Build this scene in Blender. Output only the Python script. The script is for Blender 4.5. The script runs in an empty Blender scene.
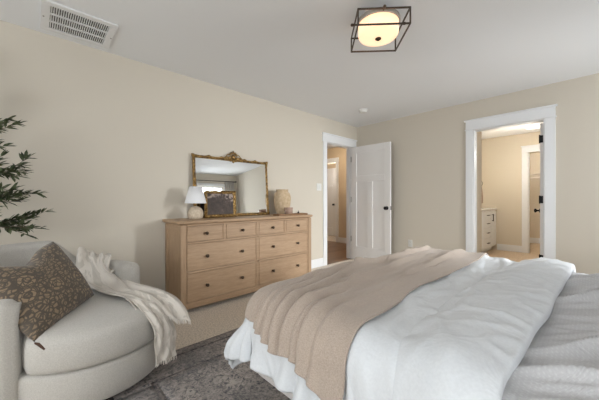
import bpy, bmesh, math, random
import numpy as np
from mathutils import Vector, Matrix, noise

S = bpy.context.scene
COL = S.collection
PI = math.pi
random.seed(7)

# ------------------------------------------------------------------ camera
cd = bpy.data.cameras.new('camera'); cam = bpy.data.objects.new('camera', cd); COL.objects.link(cam)
cd.sensor_width = 36.0; cd.lens = 281.0 / 599.0 * 36.0; cd.clip_start = 0.02
cam.location = (0, 0, 1.08); cam.rotation_euler = (PI / 2, 0, math.radians(46.73))
S.camera = cam

# ------------------------------------------------------------------ world, light, exposure
W = bpy.data.worlds.new('sky'); S.world = W; W.use_nodes = True
bg = W.node_tree.nodes['Background']; bg.inputs[0].default_value = (0.86, 0.93, 1.0, 1); bg.inputs[1].default_value = 1.6
S.view_settings.view_transform = 'Standard'; S.view_settings.look = 'None'
S.view_settings.exposure = 0.62; S.view_settings.gamma = 1.0; S.view_settings.use_curve_mapping = False


def area_light(name, loc, rot, sx, sy, power, col):
    l = bpy.data.lights.new(name, 'AREA'); l.shape = 'RECTANGLE'; l.size = sx; l.size_y = sy
    l.energy = power; l.color = col
    o = bpy.data.objects.new(name, l); COL.objects.link(o); o.location = loc; o.rotation_euler = rot
    return o


def point_light(name, loc, power, col, r=0.08):
    l = bpy.data.lights.new(name, 'POINT'); l.energy = power; l.color = col; l.shadow_soft_size = r
    o = bpy.data.objects.new(name, l); COL.objects.link(o); o.location = loc
    return o


# daylight through the head wall windows, plus added fill from behind and outside
area_light('window_daylight', (1.50, 3.55, 1.45), (0, PI / 2, 0), 1.5, 0.95, 20, (0.93, 0.97, 1.0))
area_light('window_daylight', (1.50, -0.06, 1.45), (0, PI / 2, 0), 1.5, 0.95, 14, (0.93, 0.97, 1.0))
area_light('window_daylight', (-0.85, -2.85, 1.45), (PI / 2, 0, 0), 2.6, 1.5, 44, (0.93, 0.97, 1.0))  # lamp of the unseen back window, added as fill
area_light('yard_fill', (4.2, 4.15, 2.15), (0, math.radians(76), math.radians(14)), 2.2, 2.4, 620, (0.95, 0.98, 1.0))  # extra lamp beyond the far window, added to brighten the left wall
# bathroom and hall lamps, with added fill at vanity, closet and room beyond
point_light('bathroom_lamp', (-0.85, 6.3, 1.95), 10, (1.0, 0.93, 0.84))
point_light('vanity_fill', (-1.15, 6.3, 1.7), 6, (1.0, 0.93, 0.80))  # no fitting here: added in front of the vanity to brighten its drawers
point_light('closet_fill', (-0.7, 8.2, 2.25), 12, (1.0, 0.93, 0.84))  # unseen, added to brighten the closet and its shelf
point_light('hall_side_light', (-4.1, 4.7, 2.2), 15, (1.0, 0.87, 0.70))
point_light('hall_side_light', (-4.9, 5.95, 1.9), 9, (1.0, 0.96, 0.9))  # unseen, added in the room past the hall to brighten its white door


# ------------------------------------------------------------------ colour and material helpers
def lin(c):
    return tuple((v / 255 / 12.92) if v / 255 <= 0.04045 else ((v / 255 + 0.055) / 1.055) ** 2.4 for v in c)


def c4(c):
    return (*lin(c), 1)


class M:
    def __init__(s, name, col, rough=0.6, metal=0.0, spec=0.4, sheen=0.0, coat=0.0):
        s.m = bpy.data.materials.new(name); s.m.use_nodes = True
        s.nt = s.m.node_tree; s.b = s.nt.nodes['Principled BSDF']
        s.b.inputs['Base Color'].default_value = c4(col); s.b.inputs['Roughness'].default_value = rough
        s.b.inputs['Metallic'].default_value = metal; s.b.inputs['Specular IOR Level'].default_value = spec
        if sheen: s.b.inputs['Sheen Weight'].default_value = sheen; s.b.inputs['Sheen Roughness'].default_value = 0.5
        if coat: s.b.inputs['Coat Weight'].default_value = coat
        s._co = None; s.last_bump = None

    def n(s, t, **kw):
        nd = s.nt.nodes.new(t)
        for k, v in kw.items():
            if k.startswith('i_'):
                nd.inputs[k[2:].replace('_', ' ')].default_value = v
            else:
                setattr(nd, k, v)
        return nd

    def l(s, a, b): s.nt.links.new(a, b)

    def co(s, scale=(1, 1, 1), rot=(0, 0, 0), kind='Object', loc=(0, 0, 0)):
        t = s.n('ShaderNodeTexCoord'); m = s.n('ShaderNodeMapping')
        m.inputs['Scale'].default_value = scale; m.inputs['Rotation'].default_value = rot; m.inputs['Location'].default_value = loc
        s.l(t.outputs[kind], m.inputs[0]); return m.outputs[0]

    def noise(s, scale, co=None, detail=4, rough=0.5, dist=0.0):
        nd = s.n('ShaderNodeTexNoise'); nd.inputs['Scale'].default_value = scale; nd.inputs['Detail'].default_value = detail
        nd.inputs['Roughness'].default_value = rough; nd.inputs['Distortion'].default_value = dist
        s.l(co if co is not None else s.co(), nd.inputs['Vector']); return nd.outputs[0]

    def vor(s, scale, co=None, feature='F1', out='Distance', rand=1.0):
        nd = s.n('ShaderNodeTexVoronoi'); nd.feature = feature; nd.inputs['Scale'].default_value = scale
        nd.inputs['Randomness'].default_value = rand
        s.l(co if co is not None else s.co(), nd.inputs['Vector']); return nd.outputs[out]

    def wave(s, scale, co=None, dist=0.0, detail=2, dscale=1.0, direction='X', profile='SIN', typ='BANDS'):
        nd = s.n('ShaderNodeTexWave'); nd.wave_type = typ
        if typ == 'BANDS': nd.bands_direction = direction
        nd.wave_profile = profile
        nd.inputs['Scale'].default_value = scale; nd.inputs['Distortion'].default_value = dist
        nd.inputs['Detail'].default_value = detail; nd.inputs['Detail Scale'].default_value = dscale
        s.l(co if co is not None else s.co(), nd.inputs['Vector']); return nd.outputs['Fac']

    def ramp(s, fac, stops, const=False):
        r = s.n('ShaderNodeValToRGB'); cr = r.color_ramp
        if const: cr.interpolation = 'CONSTANT'
        while len(cr.elements) < len(stops): cr.elements.new(0.5)
        for e, (p, c) in zip(cr.elements, stops):
            e.position = p; e.color = c4(c) if len(c) == 3 and max(c) > 1.001 else (*c[:3], 1)
        s.l(fac, r.inputs[0]); return r.outputs[0]

    def mix(s, fac, a, b, mode='MIX'):
        m = s.n('ShaderNodeMix'); m.data_type = 'RGBA'; m.blend_type = mode
        if hasattr(fac, 'links'): s.l(fac, m.inputs[0])
        else: m.inputs[0].default_value = fac
        for v, i in ((a, 6), (b, 7)):
            if hasattr(v, 'links'): s.l(v, m.inputs[i])
            else: m.inputs[i].default_value = c4(v)
        return m.outputs[2]

    def math(s, op, a, b=0.0, clamp=False):
        m = s.n('ShaderNodeMath'); m.operation = op; m.use_clamp = clamp
        for v, i in ((a, 0), (b, 1)):
            if hasattr(v, 'links'): s.l(v, m.inputs[i])
            else: m.inputs[i].default_value = v
        return m.outputs[0]

    def color(s, sock): s.l(sock, s.b.inputs['Base Color']); return s

    def bump(s, h, strength=0.3, dist=0.01):
        b = s.n('ShaderNodeBump'); b.inputs['Strength'].default_value = strength; b.inputs['Distance'].default_value = dist
        s.l(h, b.inputs['Height'])
        if s.last_bump is not None: s.l(s.last_bump, b.inputs['Normal'])
        s.last_bump = b.outputs[0]; s.l(b.outputs[0], s.b.inputs['Normal']); return s


def bump_noise(m, scale, strength, dist=0.002, co=None):
    m.bump(m.noise(scale, co), strength, dist); return m


# ------------------------------------------------------------------ materials
wall_m = M('wall_paint', (212, 204, 190), 0.85, spec=0.2); bump_noise(wall_m, 260, 0.12, 0.001)
bath_wall_m = M('bathroom_wall_paint', (222, 211, 192), 0.85, spec=0.2)
hall_wall_m = M('hall_wall_paint', (208, 188, 160), 0.85, spec=0.2)
ceil_m = M('ceiling_paint', (240, 241, 242), 0.9, spec=0.15); bump_noise(ceil_m, 180, 0.12, 0.001)
trim_m = M('white_trim_paint', (236, 237, 238), 0.4)
door_m = M('white_door_paint', (234, 232, 230), 0.4)
carpet_m = M('beige_carpet', (188, 176, 160), 0.95, spec=0.1, sheen=0.3)
carpet_m.color(carpet_m.ramp(carpet_m.noise(75, detail=5, rough=0.85), [(0.36, (172, 159, 143)), (0.64, (250, 236, 218))]))
carpet_m.bump(carpet_m.noise(110), 0.6, 0.006)


def wood(name, a, b, c, axis, rough=0.5, scale=1.0, spec=0.35):
    m = M(name, b, rough, spec=spec)
    sc = [14, 14, 14]; sc[axis] = 1.1
    co = m.co(tuple(v * scale for v in sc))
    n1 = m.noise(3.0, co, 6, 0.65, 0.6); n2 = m.noise(16.0, co, 3, 0.6)
    base = m.ramp(n1, [(0.25, a), (0.5, b), (0.78, c)])
    m.color(m.mix(0.35, base, m.ramp(n2, [(0.3, a), (0.7, c)])))
    m.bump(n2, 0.12, 0.001)
    return m


oak_y = wood('oak_grain_along', (152, 123, 95), (178, 148, 118), (192, 164, 135), 1)
oak_z = wood('oak_grain_upright', (150, 121, 94), (175, 146, 116), (189, 162, 133), 2)
dark_oak = M('dark_mirror_backing', (70, 55, 42), 0.8)  # plain dark brown for the mirror's backing board


def planks(name, cols, w, lng, along, gap=(70, 50, 35)):
    m = M(name, cols[1], 0.35, spec=0.4)
    co = m.co(rot=(0, 0, 0 if along == 0 else PI / 2))
    br = m.n('ShaderNodeTexBrick'); br.offset = 0.37
    br.inputs['Scale'].default_value = 1.0; br.inputs['Brick Width'].default_value = lng; br.inputs['Row Height'].default_value = w
    br.inputs['Mortar Size'].default_value = 0.003; br.inputs['Color1'].default_value = c4(cols[0]); br.inputs['Color2'].default_value = c4(cols[2])
    br.inputs['Mortar'].default_value = c4(gap); m.l(co, br.inputs['Vector'])
    co2 = m.co((2, 26, 1) if along == 0 else (26, 2, 1))
    g = m.ramp(m.noise(2.5, co2, 5, 0.6, 0.4), [(0.3, cols[0]), (0.7, cols[2])])
    m.color(m.mix(0.45, br.outputs['Color'], g)); return m


hall_floor_m = planks('hall_wood_floor', [(96, 68, 50), (122, 90, 68), (150, 116, 88)], 0.13, 1.3, 1)
bath_floor_m = planks('bathroom_plank_tile', [(188, 160, 128), (205, 180, 150), (224, 203, 176)], 0.2, 1.2, 1, (170, 150, 128))

black_m = M('black_metal', (28, 26, 25), 0.4, 0.6)
bronze_m = M('aged_bronze', (82, 70, 58), 0.35, 0.9)
steel_m = M('brushed_steel', (150, 146, 140), 0.35, 0.9)
pan_m = M('pale_nickel', (176, 170, 162), 0.5, 0.3)
cage_m = M('dark_bronze_cage', (88, 78, 70), 0.4, 0.7)
plate_m = M('white_plastic', (226, 226, 222), 0.35)
gold_m = M('antique_gold', (168, 128, 66), 0.38, 0.75)
gold_m.color(gold_m.ramp(gold_m.noise(55, detail=4), [(0.32, (62, 46, 28)), (0.55, (138, 108, 62)), (0.75, (198, 168, 112))])); gold_m.bump(gold_m.noise(120), 0.3, 0.002)
mirror_m = M('mirror_silver', (238, 240, 240), 0.01, 1.0)

glow_m = M('lit_opal_glass', (250, 226, 190), 0.35)
glow_m.b.inputs['Emission Color'].default_value = (1.0, 0.62, 0.39, 1)
glow_m.b.inputs['Emission Strength'].default_value = 0.7
lit_m = M('lit_diffuser', (250, 245, 236), 0.4)
lit_m.b.inputs['Emission Color'].default_value = (1.0, 0.93, 0.82, 1); lit_m.b.inputs['Emission Strength'].default_value = 1.2
glass_m = bpy.data.materials.new('window_glass'); glass_m.use_nodes = True
_nt = glass_m.node_tree; _nt.nodes.remove(_nt.nodes['Principled BSDF'])
_t = _nt.nodes.new('ShaderNodeBsdfTransparent'); _g = _nt.nodes.new('ShaderNodeBsdfGlossy'); _g.inputs['Roughness'].default_value = 0.02
_x = _nt.nodes.new('ShaderNodeMixShader'); _x.inputs[0].default_value = 0.06
_nt.links.new(_t.outputs[0], _x.inputs[1]); _nt.links.new(_g.outputs[0], _x.inputs[2]); _nt.links.new(_x.outputs[0], _nt.nodes['Material Output'].inputs[0])


class _W:  # lets a bare material be handed over like the others
    def __init__(s, m): s.m = m


glass_m = _W(glass_m)


def fabric(name, a, b, wscale=900, sheen=0.25, bumpd=0.0015, strength=0.35):
    m = M(name, b, 0.9, spec=0.15, sheen=sheen)
    m.color(m.ramp(m.noise(wscale * 0.25, detail=3), [(0.3, a), (0.7, b)]))
    m.bump(m.noise(wscale * 0.5), strength, bumpd)
    return m


boucle_m = fabric('cream_upholstery', (184, 180, 173), (201, 197, 190), 800, bumpd=0.003, strength=0.5)
duvet_m = fabric('white_duvet_cotton', (216, 219, 222), (222, 225, 228), 500, sheen=0.0, strength=0.06)
duvet_m.bump(duvet_m.noise(6, detail=3, rough=0.5, dist=1.5), 0.4, 0.02)
taupe_m = fabric('taupe_knit', (168, 153, 140), (192, 176, 162), 1000, strength=0.55, bumpd=0.003)
taupe_m.bump(taupe_m.noise(11, detail=4, rough=0.55, dist=1.0), 0.3, 0.01)
rail_m = fabric('pale_bed_upholstery', (198, 192, 188), (212, 207, 203), 700)
mattress_m = fabric('mattress_ticking', (225, 224, 222), (235, 234, 232), 700)
curtain_m = fabric('linen_curtain', (206, 198, 190), (224, 217, 210), 500)

# printed sheet: pale grey ground with rows of small white dots and dashes
sheet_m = M('dotted_sheet_cotton', (214, 213, 214), 0.9, spec=0.1)
_co = sheet_m.co((1, 1, 0.001))
_v = sheet_m.vor(90, _co, rand=0.2)
_v2 = sheet_m.vor(20, _co, rand=0.1, feature='DISTANCE_TO_EDGE')
_base = sheet_m.mix(sheet_m.ramp(_v, [(0.22, (1, 1, 1)), (0.36, (0, 0, 0))]), (203, 202, 203), (210, 210, 210))
sheet_m.color(sheet_m.mix(sheet_m.ramp(_v2, [(0.01, (1, 1, 1)), (0.03, (0, 0, 0))]), _base, (203, 202, 203)))
sheet_m.bump(sheet_m.noise(420), 0.2, 0.001)
sheet_m.bump(sheet_m.noise(10, sheet_m.co((1, 0.45, 1)), 4, 0.55, 1.4), 0.45, 0.02)

# throw: cream weave with wide grey-beige woven stripes
throw_m = M('cream_throw', (214, 207, 196), 0.9, spec=0.1, sheen=0.3)
_uv = throw_m.co((1, 1, 1), kind='UV')
_w = throw_m.noise(3.2, throw_m.co((2.2, 0.9, 1), (0, 0, 0.25), kind='UV'), 3, 0.5, 1.2)
_w2 = throw_m.wave(14, _uv, 0.0, 1, 1.0, 'X')
_b = throw_m.mix(throw_m.ramp(_w, [(0.50, (0, 0, 0)), (0.545, (1, 1, 1))]), (222, 214, 204), (196, 188, 177))
fringe_m = M('cream_fringe', (222, 215, 206), 0.95, spec=0.1)
throw_m.color(throw_m.mix(0.12, _b, throw_m.ramp(_w2, [(0.3, (196, 188, 176)), (0.7, (228, 222, 214))])))
throw_m.bump(throw_m.wave(60, _uv, 0, 1, 1, 'Y'), 0.35, 0.003)
throw_m.bump(throw_m.noise(350), 0.4, 0.002)

# block-printed cushion: tan flower heads and leaves on a dark brown-grey ground
print_m = M('floral_block_print', (90, 80, 68), 0.95, spec=0.1, sheen=0.2)
_c = print_m.co((1, 1, 1), kind='UV')
_d = print_m.n('ShaderNodeTexNoise'); _d.inputs['Scale'].default_value = 9; print_m.l(_c, _d.inputs['Vector'])
_cd = print_m.mix(0.045, _c, _d.outputs['Color'], 'ADD')
def _bloom(scale, k, loc):
    c = print_m.n('ShaderNodeVectorMath'); c.operation = 'ADD'; c.inputs[1].default_value = loc; print_m.l(_cd, c.inputs[0])
    f = print_m.vor(scale, c.outputs[0], rand=0.7)
    rings = print_m.ramp(print_m.math('FRACT', print_m.math('MULTIPLY', f, k)), [(0.0, (1, 1, 1)), (0.66, (1, 1, 1)), (0.78, (0, 0, 0)), (1.0, (0, 0, 0))])
    return f, rings
_f, _rings = _bloom(3.6, 8.0, (0.1, 0.2, 0))
_e = print_m.vor(17, _cd, feature='DISTANCE_TO_EDGE', rand=1.0)
_pet = print_m.ramp(_e, [(0.05, (0, 0, 0)), (0.10, (1, 1, 1))])
_disc = print_m.ramp(_f, [(0.36, (1, 1, 1)), (0.40, (0, 0, 0))])
_flower = print_m.mix(1.0, print_m.mix(1.0, _rings, _disc, 'MULTIPLY'), _pet, 'MULTIPLY')
_f2, _rings2 = _bloom(8.5, 4.5, (0.4, 0.7, 0))
_out = print_m.ramp(_f, [(0.42, (0, 0, 0)), (0.46, (0.85, 0.85, 0.85))])
_lf = print_m.mix(1.0, print_m.mix(1.0, _rings2, _out, 'MULTIPLY'), print_m.ramp(_e, [(0.10, (0, 0, 0)), (0.16, (1, 1, 1))]), 'MULTIPLY')
_mask = print_m.mix(1.0, _flower, _lf, 'LIGHTEN')
print_m.color(print_m.mix(_mask, (96, 88, 79), (154, 134, 111)))
print_m.bump(print_m.noise(300), 0.4, 0.002)

# distressed oriental rug
def rug_pile(name, dark, mid, lt, scale):
    m = M(name, mid, 0.95, spec=0.05, sheen=0.15)
    c = m.co((1, 1, 0.01))
    orn = m.vor(scale, c, rand=0.35, feature='SMOOTH_F1')
    ring = m.ramp(m.math('FRACT', m.math('MULTIPLY', m.math('ADD', orn, m.math('MULTIPLY', m.noise(9, c, 3, 0.6, 1.0), 0.18)), 5.2)), [(0.2, (0, 0, 0)), (0.4, (1, 1, 1)), (0.6, (1, 1, 1)), (0.8, (0, 0, 0))])
    scroll = m.ramp(m.noise(24, c, 4, 0.6, 2.2), [(0.45, (0, 0, 0)), (0.53, (1, 1, 1))])
    wear = m.ramp(m.noise(3.2, c, 6, 0.75, 0.6), [(0.38, (0.15, 0.15, 0.15)), (0.62, (1, 1, 1))])
    fine = m.ramp(m.noise(48, c, 5, 0.85), [(0.40, (0, 0, 0)), (0.62, (1, 1, 1))])
    a = m.mix(m.math('MULTIPLY', ring, wear), dark, mid)
    a = m.mix(m.math('MULTIPLY', m.math('MULTIPLY', scroll, wear), 0.75), a, lt)
    a = m.mix(m.math('MULTIPLY', fine, 0.5), a, lt)
    m.color(a); m.bump(m.noise(260), 0.6, 0.004)
    return m
rug_m = rug_pile('faded_rug_pile', (62, 65, 73), (126, 120, 118), (190, 179, 170), 6.5)
rug_border_m = rug_pile('faded_rug_border', (68, 70, 76), (122, 117, 116), (184, 173, 165), 9.0)

ceramic_m = M('speckled_stoneware', (206, 190, 168), 0.75, spec=0.3)
ceramic_m.color(ceramic_m.ramp(ceramic_m.noise(60, detail=5), [(0.3, (188, 170, 146)), (0.7, (216, 202, 182))])); ceramic_m.bump(ceramic_m.noise(90), 0.25, 0.003)
vase_m = M('sand_stoneware', (196, 172, 140), 0.8, spec=0.25)
vase_m.color(vase_m.ramp(vase_m.noise(30, detail=6), [(0.3, (182, 158, 126)), (0.7, (208, 186, 156))])); vase_m.bump(vase_m.noise(80), 0.25, 0.003)
shade_m = M('white_lamp_shade', (236, 236, 238), 0.85, spec=0.1)
shade_m.bump(shade_m.noise(300), 0.2, 0.001)
tray_m = wood('walnut_tray', (104, 76, 52), (134, 101, 70), (160, 126, 92), 1)
candle_glass_m = M('rosy_votive_glass', (196, 165, 146), 0.15, spec=0.6)
candle_glass_m.b.inputs['Alpha'].default_value = 0.55
wax_m = M('candle_wax', (214, 190, 172), 0.5)
paint_m = M('dark_landscape_painting', (70, 58, 50), 0.6)
_c = paint_m.co((1, 1, 1))
_z = paint_m.n('ShaderNodeSeparateXYZ'); paint_m.l(_c, _z.inputs[0])
_sky = paint_m.math('ADD', paint_m.math('MULTIPLY', _z.outputs[2], 5.0), paint_m.math('MULTIPLY', paint_m.noise(13, _c, 5, 0.6, 1.0), 2.4))
_dk = paint_m.ramp(paint_m.noise(22, _c, 5, 0.7, 0.8), [(0.3, (44, 35, 30)), (0.6, (76, 62, 54)), (0.8, (112, 94, 84))])
paint_m.color(paint_m.mix(paint_m.ramp(_sky, [(0.0, (0, 0, 0)), (1.0, (0, 0, 0))]), _dk, (150, 134, 122)))
_r = paint_m.n('ShaderNodeMapRange'); _r.inputs['From Min'].default_value = 1.75; _r.inputs['From Max'].default_value = 1.95
paint_m.l(_sky, _r.inputs[0]); paint_m.color(paint_m.mix(_r.outputs[0], _dk, (158, 141, 130)))
leaf_m = M('olive_leaf', (62, 72, 50), 0.55, spec=0.3)
leaf_m.color(leaf_m.ramp(leaf_m.noise(22, detail=2), [(0.35, (48, 56, 38)), (0.58, (84, 94, 64)), (0.75, (134, 140, 112))]))
bark_m = M('grey_bark', (104, 90, 76), 0.9); bump_noise(bark_m, 60, 0.6, 0.006)
pot_m = M('white_pot', (210, 206, 200), 0.7)
soil_m = M('dark_soil', (52, 42, 34), 1.0)
leather_m = M('brown_leather', (74, 46, 30), 0.6)
towel_m = fabric('rose_beige_towel', (176, 150, 132), (196, 172, 154), 500)
quartz_m = M('white_quartz', (232, 228, 222), 0.25)
vent_dark_m = M('duct_interior', (46, 42, 38), 0.9)
vent_m = M('vent_enamel', (232, 232, 232), 0.4)
wire_m = M('white_wire', (226, 216, 204), 0.4)


# ------------------------------------------------------------------ geometry helpers
def box(bm, x0, x1, y0, y1, z0, z1, mtx=None):
    vs = [bm.verts.new((x, y, z)) for x in (x0, x1) for y in (y0, y1) for z in (z0, z1)]
    if mtx is not None:
        for v in vs: v.co = mtx @ v.co
    for f in ((0, 1, 3, 2), (4, 6, 7, 5), (0, 4, 5, 1), (2, 3, 7, 6), (0, 2, 6, 4), (1, 5, 7, 3)):
        bm.faces.new([vs[i] for i in f])
    return vs


def lathe(bm, prof, c=(0, 0, 0), seg=32, axis='Z', cap=True, mtx=None, squash=(1, 1)):
    rings = []
    for r, z in prof:
        ring = []
        for i in range(seg):
            a = 2 * PI * i / seg
            p = (r * math.cos(a) * squash[0], r * math.sin(a) * squash[1], z)
            if axis == 'X': p = (z, p[0], p[1])
            if axis == 'Y': p = (p[0], z, p[1])
            v = Vector(p)
            if mtx is not None: v = mtx @ v
            ring.append(bm.verts.new(v + Vector(c)))
        rings.append(ring)
    for a, b in zip(rings, rings[1:]):
        for i in range(seg):
            j = (i + 1) % seg
            bm.faces.new((a[i], a[j], b[j], b[i]))
    if cap:
        for ring in (rings[0], rings[-1]):
            try: bm.faces.new(ring)
            except Exception: pass


def tube(bm, pts, rad, seg=8, cap=True):
    pts = [Vector(p) for p in pts]
    if not hasattr(rad, '__len__'): rad = [rad] * len(pts)
    rings = []; up = None
    for i, p in enumerate(pts):
        d = (pts[min(i + 1, len(pts) - 1)] - pts[max(i - 1, 0)]).normalized()
        if up is None:
            up = Vector((0, 0, 1)) if abs(d.z) < 0.9 else Vector((1, 0, 0))
        s = d.cross(up).normalized(); up = s.cross(d).normalized()
        rings.append([bm.verts.new(p + rad[i] * (math.cos(2 * PI * k / seg) * s + math.sin(2 * PI * k / seg) * up)) for k in range(seg)])
    for a, b in zip(rings, rings[1:]):
        for i in range(seg):
            j = (i + 1) % seg
            bm.faces.new((a[i], a[j], b[j], b[i]))
    if cap:
        bm.faces.new(rings[0]); bm.faces.new(rings[-1][::-1])


def ball(bm, c, r, sx=1, sy=1, sz=1, u=16, v=10):
    mt = Matrix.Translation(c) @ Matrix.Diagonal((r * sx, r * sy, r * sz, 1))
    bmesh.ops.create_uvsphere(bm, u_segments=u, v_segments=v, radius=1, matrix=mt)


ROOTLOC = {}


def mesh_obj(name, bm, mat, origin=(0, 0, 0), parent=None, smooth=False, bevel=0.0, segs=2, wn=False):
    bmesh.ops.recalc_face_normals(bm, faces=bm.faces[:])
    if parent is not None: origin = ROOTLOC[parent.name]
    for v in bm.verts: v.co -= Vector(origin)
    me = bpy.data.meshes.new(name); bm.to_mesh(me); bm.free()
    me.materials.append(mat.m)
    o = bpy.data.objects.new(name, me); COL.objects.link(o)
    if smooth:
        for p in me.polygons: p.use_smooth = True
    if parent is not None:
        o.parent = parent; ROOTLOC[o.name] = origin
    else:
        o.location = origin; ROOTLOC[o.name] = origin
    if bevel:
        b = o.modifiers.new('bevel', 'BEVEL'); b.width = bevel; b.segments = segs; b.limit_method = 'ANGLE'; b.angle_limit = math.radians(40)
        b.harden_normals = False
    return o


def thing(name, loc, label, cat, group=None):
    o = bpy.data.objects.new(name, None); COL.objects.link(o); o.location = loc; o.empty_display_size = 0.05
    ROOTLOC[o.name] = Vector(loc)
    o['label'] = label; o['category'] = cat
    if group: o['group'] = group
    return o


def tag(o, label, cat, group=None):
    o['label'] = label; o['category'] = cat
    if group: o['group'] = group
    return o


def struct(name, bm, mat, parent=None, **kw):
    o = mesh_obj(name, bm, mat, parent=parent, **kw)
    if parent is None: o['kind'] = 'structure'
    return o


def B(*boxes):
    bm = bmesh.new()
    for b in boxes: box(bm, *b)
    return bm


# ------------------------------------------------------------------ room shell
XL, XR, YF, YB, H = -3.095, 1.25, 4.40, -2.6, 2.44
T = 0.12
D1 = (3.53, 4.235)            # hall doorway, along y in the left wall
D2 = (-1.18, -0.435)          # bathroom doorway, along x in the far wall
DH = 2.045
WZ = (0.72, 2.10)
WN = [(3.13, 3.97), (-0.48, 0.36)]
BW = (-2.1, 0.4)            # unseen window, added behind the camera to let in fill light

struct('floor', B((XL, XR, YB, YF, -0.1, 0)), carpet_m)
struct('ceiling', B((XL - 0.1, XR + 0.1, YB - 0.1, YF + 0.1, H, H + 0.1)), ceil_m)
struct('wall_left', B((XL - T, XL, YB - T, D1[0], 0, H), (XL - T, XL, D1[1], YF + T, 0, H), (XL - T, XL, D1[0], D1[1], DH, H)), wall_m)
struct('wall_far', B((XL, D2[0], YF, YF + T, 0, H), (D2[1], XR + T, YF, YF + T, 0, H), (D2[0], D2[1], YF, YF + T, DH, H)), wall_m)
bx = []; y = YB - T
for a, b in sorted(WN):
    bx += [(XR, XR + T, y, a, 0, H), (XR, XR + T, a, b, 0, WZ[0]), (XR, XR + T, a, b, WZ[1], H)]; y = b
bx.append((XR, XR + T, y, YF, 0, H))
struct('wall_right', B(*bx), wall_m)
struct('wall_back', B((XL, BW[0], YB - T, YB, 0, H), (BW[1], XR, YB - T, YB, 0, H), (BW[0], BW[1], YB - T, YB, 0, WZ[0]), (BW[0], BW[1], YB - T, YB, WZ[1], H)), wall_m)


def baseboard(name, segs, mat=trim_m):
    bm = bmesh.new()
    for (x0, x1, y0, y1) in segs:
        box(bm, x0, x1, y0, y1, 0, 0.135)
    return struct(name, bm, mat, bevel=0.004)


bt = 0.014
baseboard('baseboard_left', [(XL, XL + bt, YB, D1[0] - 0.09)])
baseboard('baseboard_far', [(XL, D2[0] - 0.09, YF - bt, YF), (D2[1] + 0.1, XR, YF - bt, YF)])
baseboard('baseboard_right', [(XR - bt, XR, YB, YF - bt)])
baseboard('baseboard_back', [(XL + bt, XR - bt, YB, YB + bt)])

# casings
ct = 0.018
trim = B((XL, XL + ct, D1[0] - 0.09, D1[0], 0, DH), (XL, XL + ct, D1[1], D1[1] + 0.09, 0, DH), (XL, XL + ct + 0.006, D1[0] - 0.11, D1[1] + 0.105, DH, DH + 0.125), (XL, XL + ct + 0.022, D1[0] - 0.12, D1[1] + 0.115, DH + 0.12, DH + 0.14),
         (XL - T, XL, D1[0], D1[0] + 0.012, 0, DH), (XL - T, XL, D1[1] - 0.012, D1[1], 0, DH), (XL - T, XL, D1[0], D1[1], DH - 0.012, DH),
         (XL - T + 0.03, XL - 0.045, D1[1] - 0.024, D1[1] - 0.012, 0, DH - 0.012))
struct('trim_1', trim, trim_m, bevel=0.003)
trim = B((D2[0] - 0.088, D2[0], YF - ct, YF, 0, DH), (D2[1], D2[1] + 0.098, YF - ct, YF, 0, DH), (D2[0] - 0.10, D2[1] + 0.108, YF - ct - 0.006, YF, DH, DH + 0.012),
         (D2[0] - 0.088, D2[1] + 0.098, YF - ct - 0.002, YF, DH + 0.01, DH + 0.125), (D2[0] - 0.105, D2[1] + 0.115, YF - ct - 0.022, YF, DH + 0.12, DH + 0.14),
         (D2[0], D2[0] + 0.012, YF, YF + T, 0, DH), (D2[1] - 0.012, D2[1], YF, YF + T, 0, DH), (D2[0], D2[1], YF, YF + T, DH - 0.012, DH))
struct('trim_2', trim, trim_m, bevel=0.003)


# windows
def window(n, a, b, plane, axis):
    """axis 'x': opening in the wall whose inner face is x = plane; axis 'y': in the wall whose inner face is y = plane"""
    z0, z1 = WZ; f = 0.045; bm = bmesh.new(); pm = bmesh.new()

    def bb(bmm, u0, u1, d0, d1, w0, w1):
        if axis == 'x': box(bmm, plane + d0, plane + d1, u0, u1, w0, w1)
        else: box(bmm, u0, u1, plane - d1, plane - d0, w0, w1)
    mid = (z0 + z1) / 2
    for (u0, u1, w0, w1) in ((a, a + f, z0, z1), (b - f, b, z0, z1), (a + f, b - f, z0, z0 + f), (a + f, b - f, z1 - f, z1), (a + f, b - f, mid - 0.022, mid + 0.022)):
        bb(bm, u0, u1, 0.05, 0.10, w0, w1)
    fr = struct('window_%d' % n, bm, trim_m, bevel=0.003)
    bb(pm, a + f, b - f, 0.073, 0.077, z0 + f, z1 - f)
    p = struct('pane', pm, glass_m, parent=fr)
    cm = bmesh.new()
    for (u0, u1, w0, w1) in ((a - 0.08, a, z0 - 0.08, z1 + 0.08), (b, b + 0.08, z0 - 0.08, z1 + 0.08), (a, b, z1, z1 + 0.08), (a, b, z0 - 0.08, z0)):
        bb(cm, u0, u1, -0.016, 0.0, w0, w1)
    bb(cm, a - 0.1, b + 0.1, -0.05, 0.05, z0 - 0.02, z0)
    struct('trim_%d' % (n + 2), cm, trim_m, bevel=0.003)


window(1, *WN[0], XR, 'x'); window(2, *WN[1], XR, 'x'); window(3, *BW, YB, 'y')  # the third is unseen, added behind the camera for fill

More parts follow.
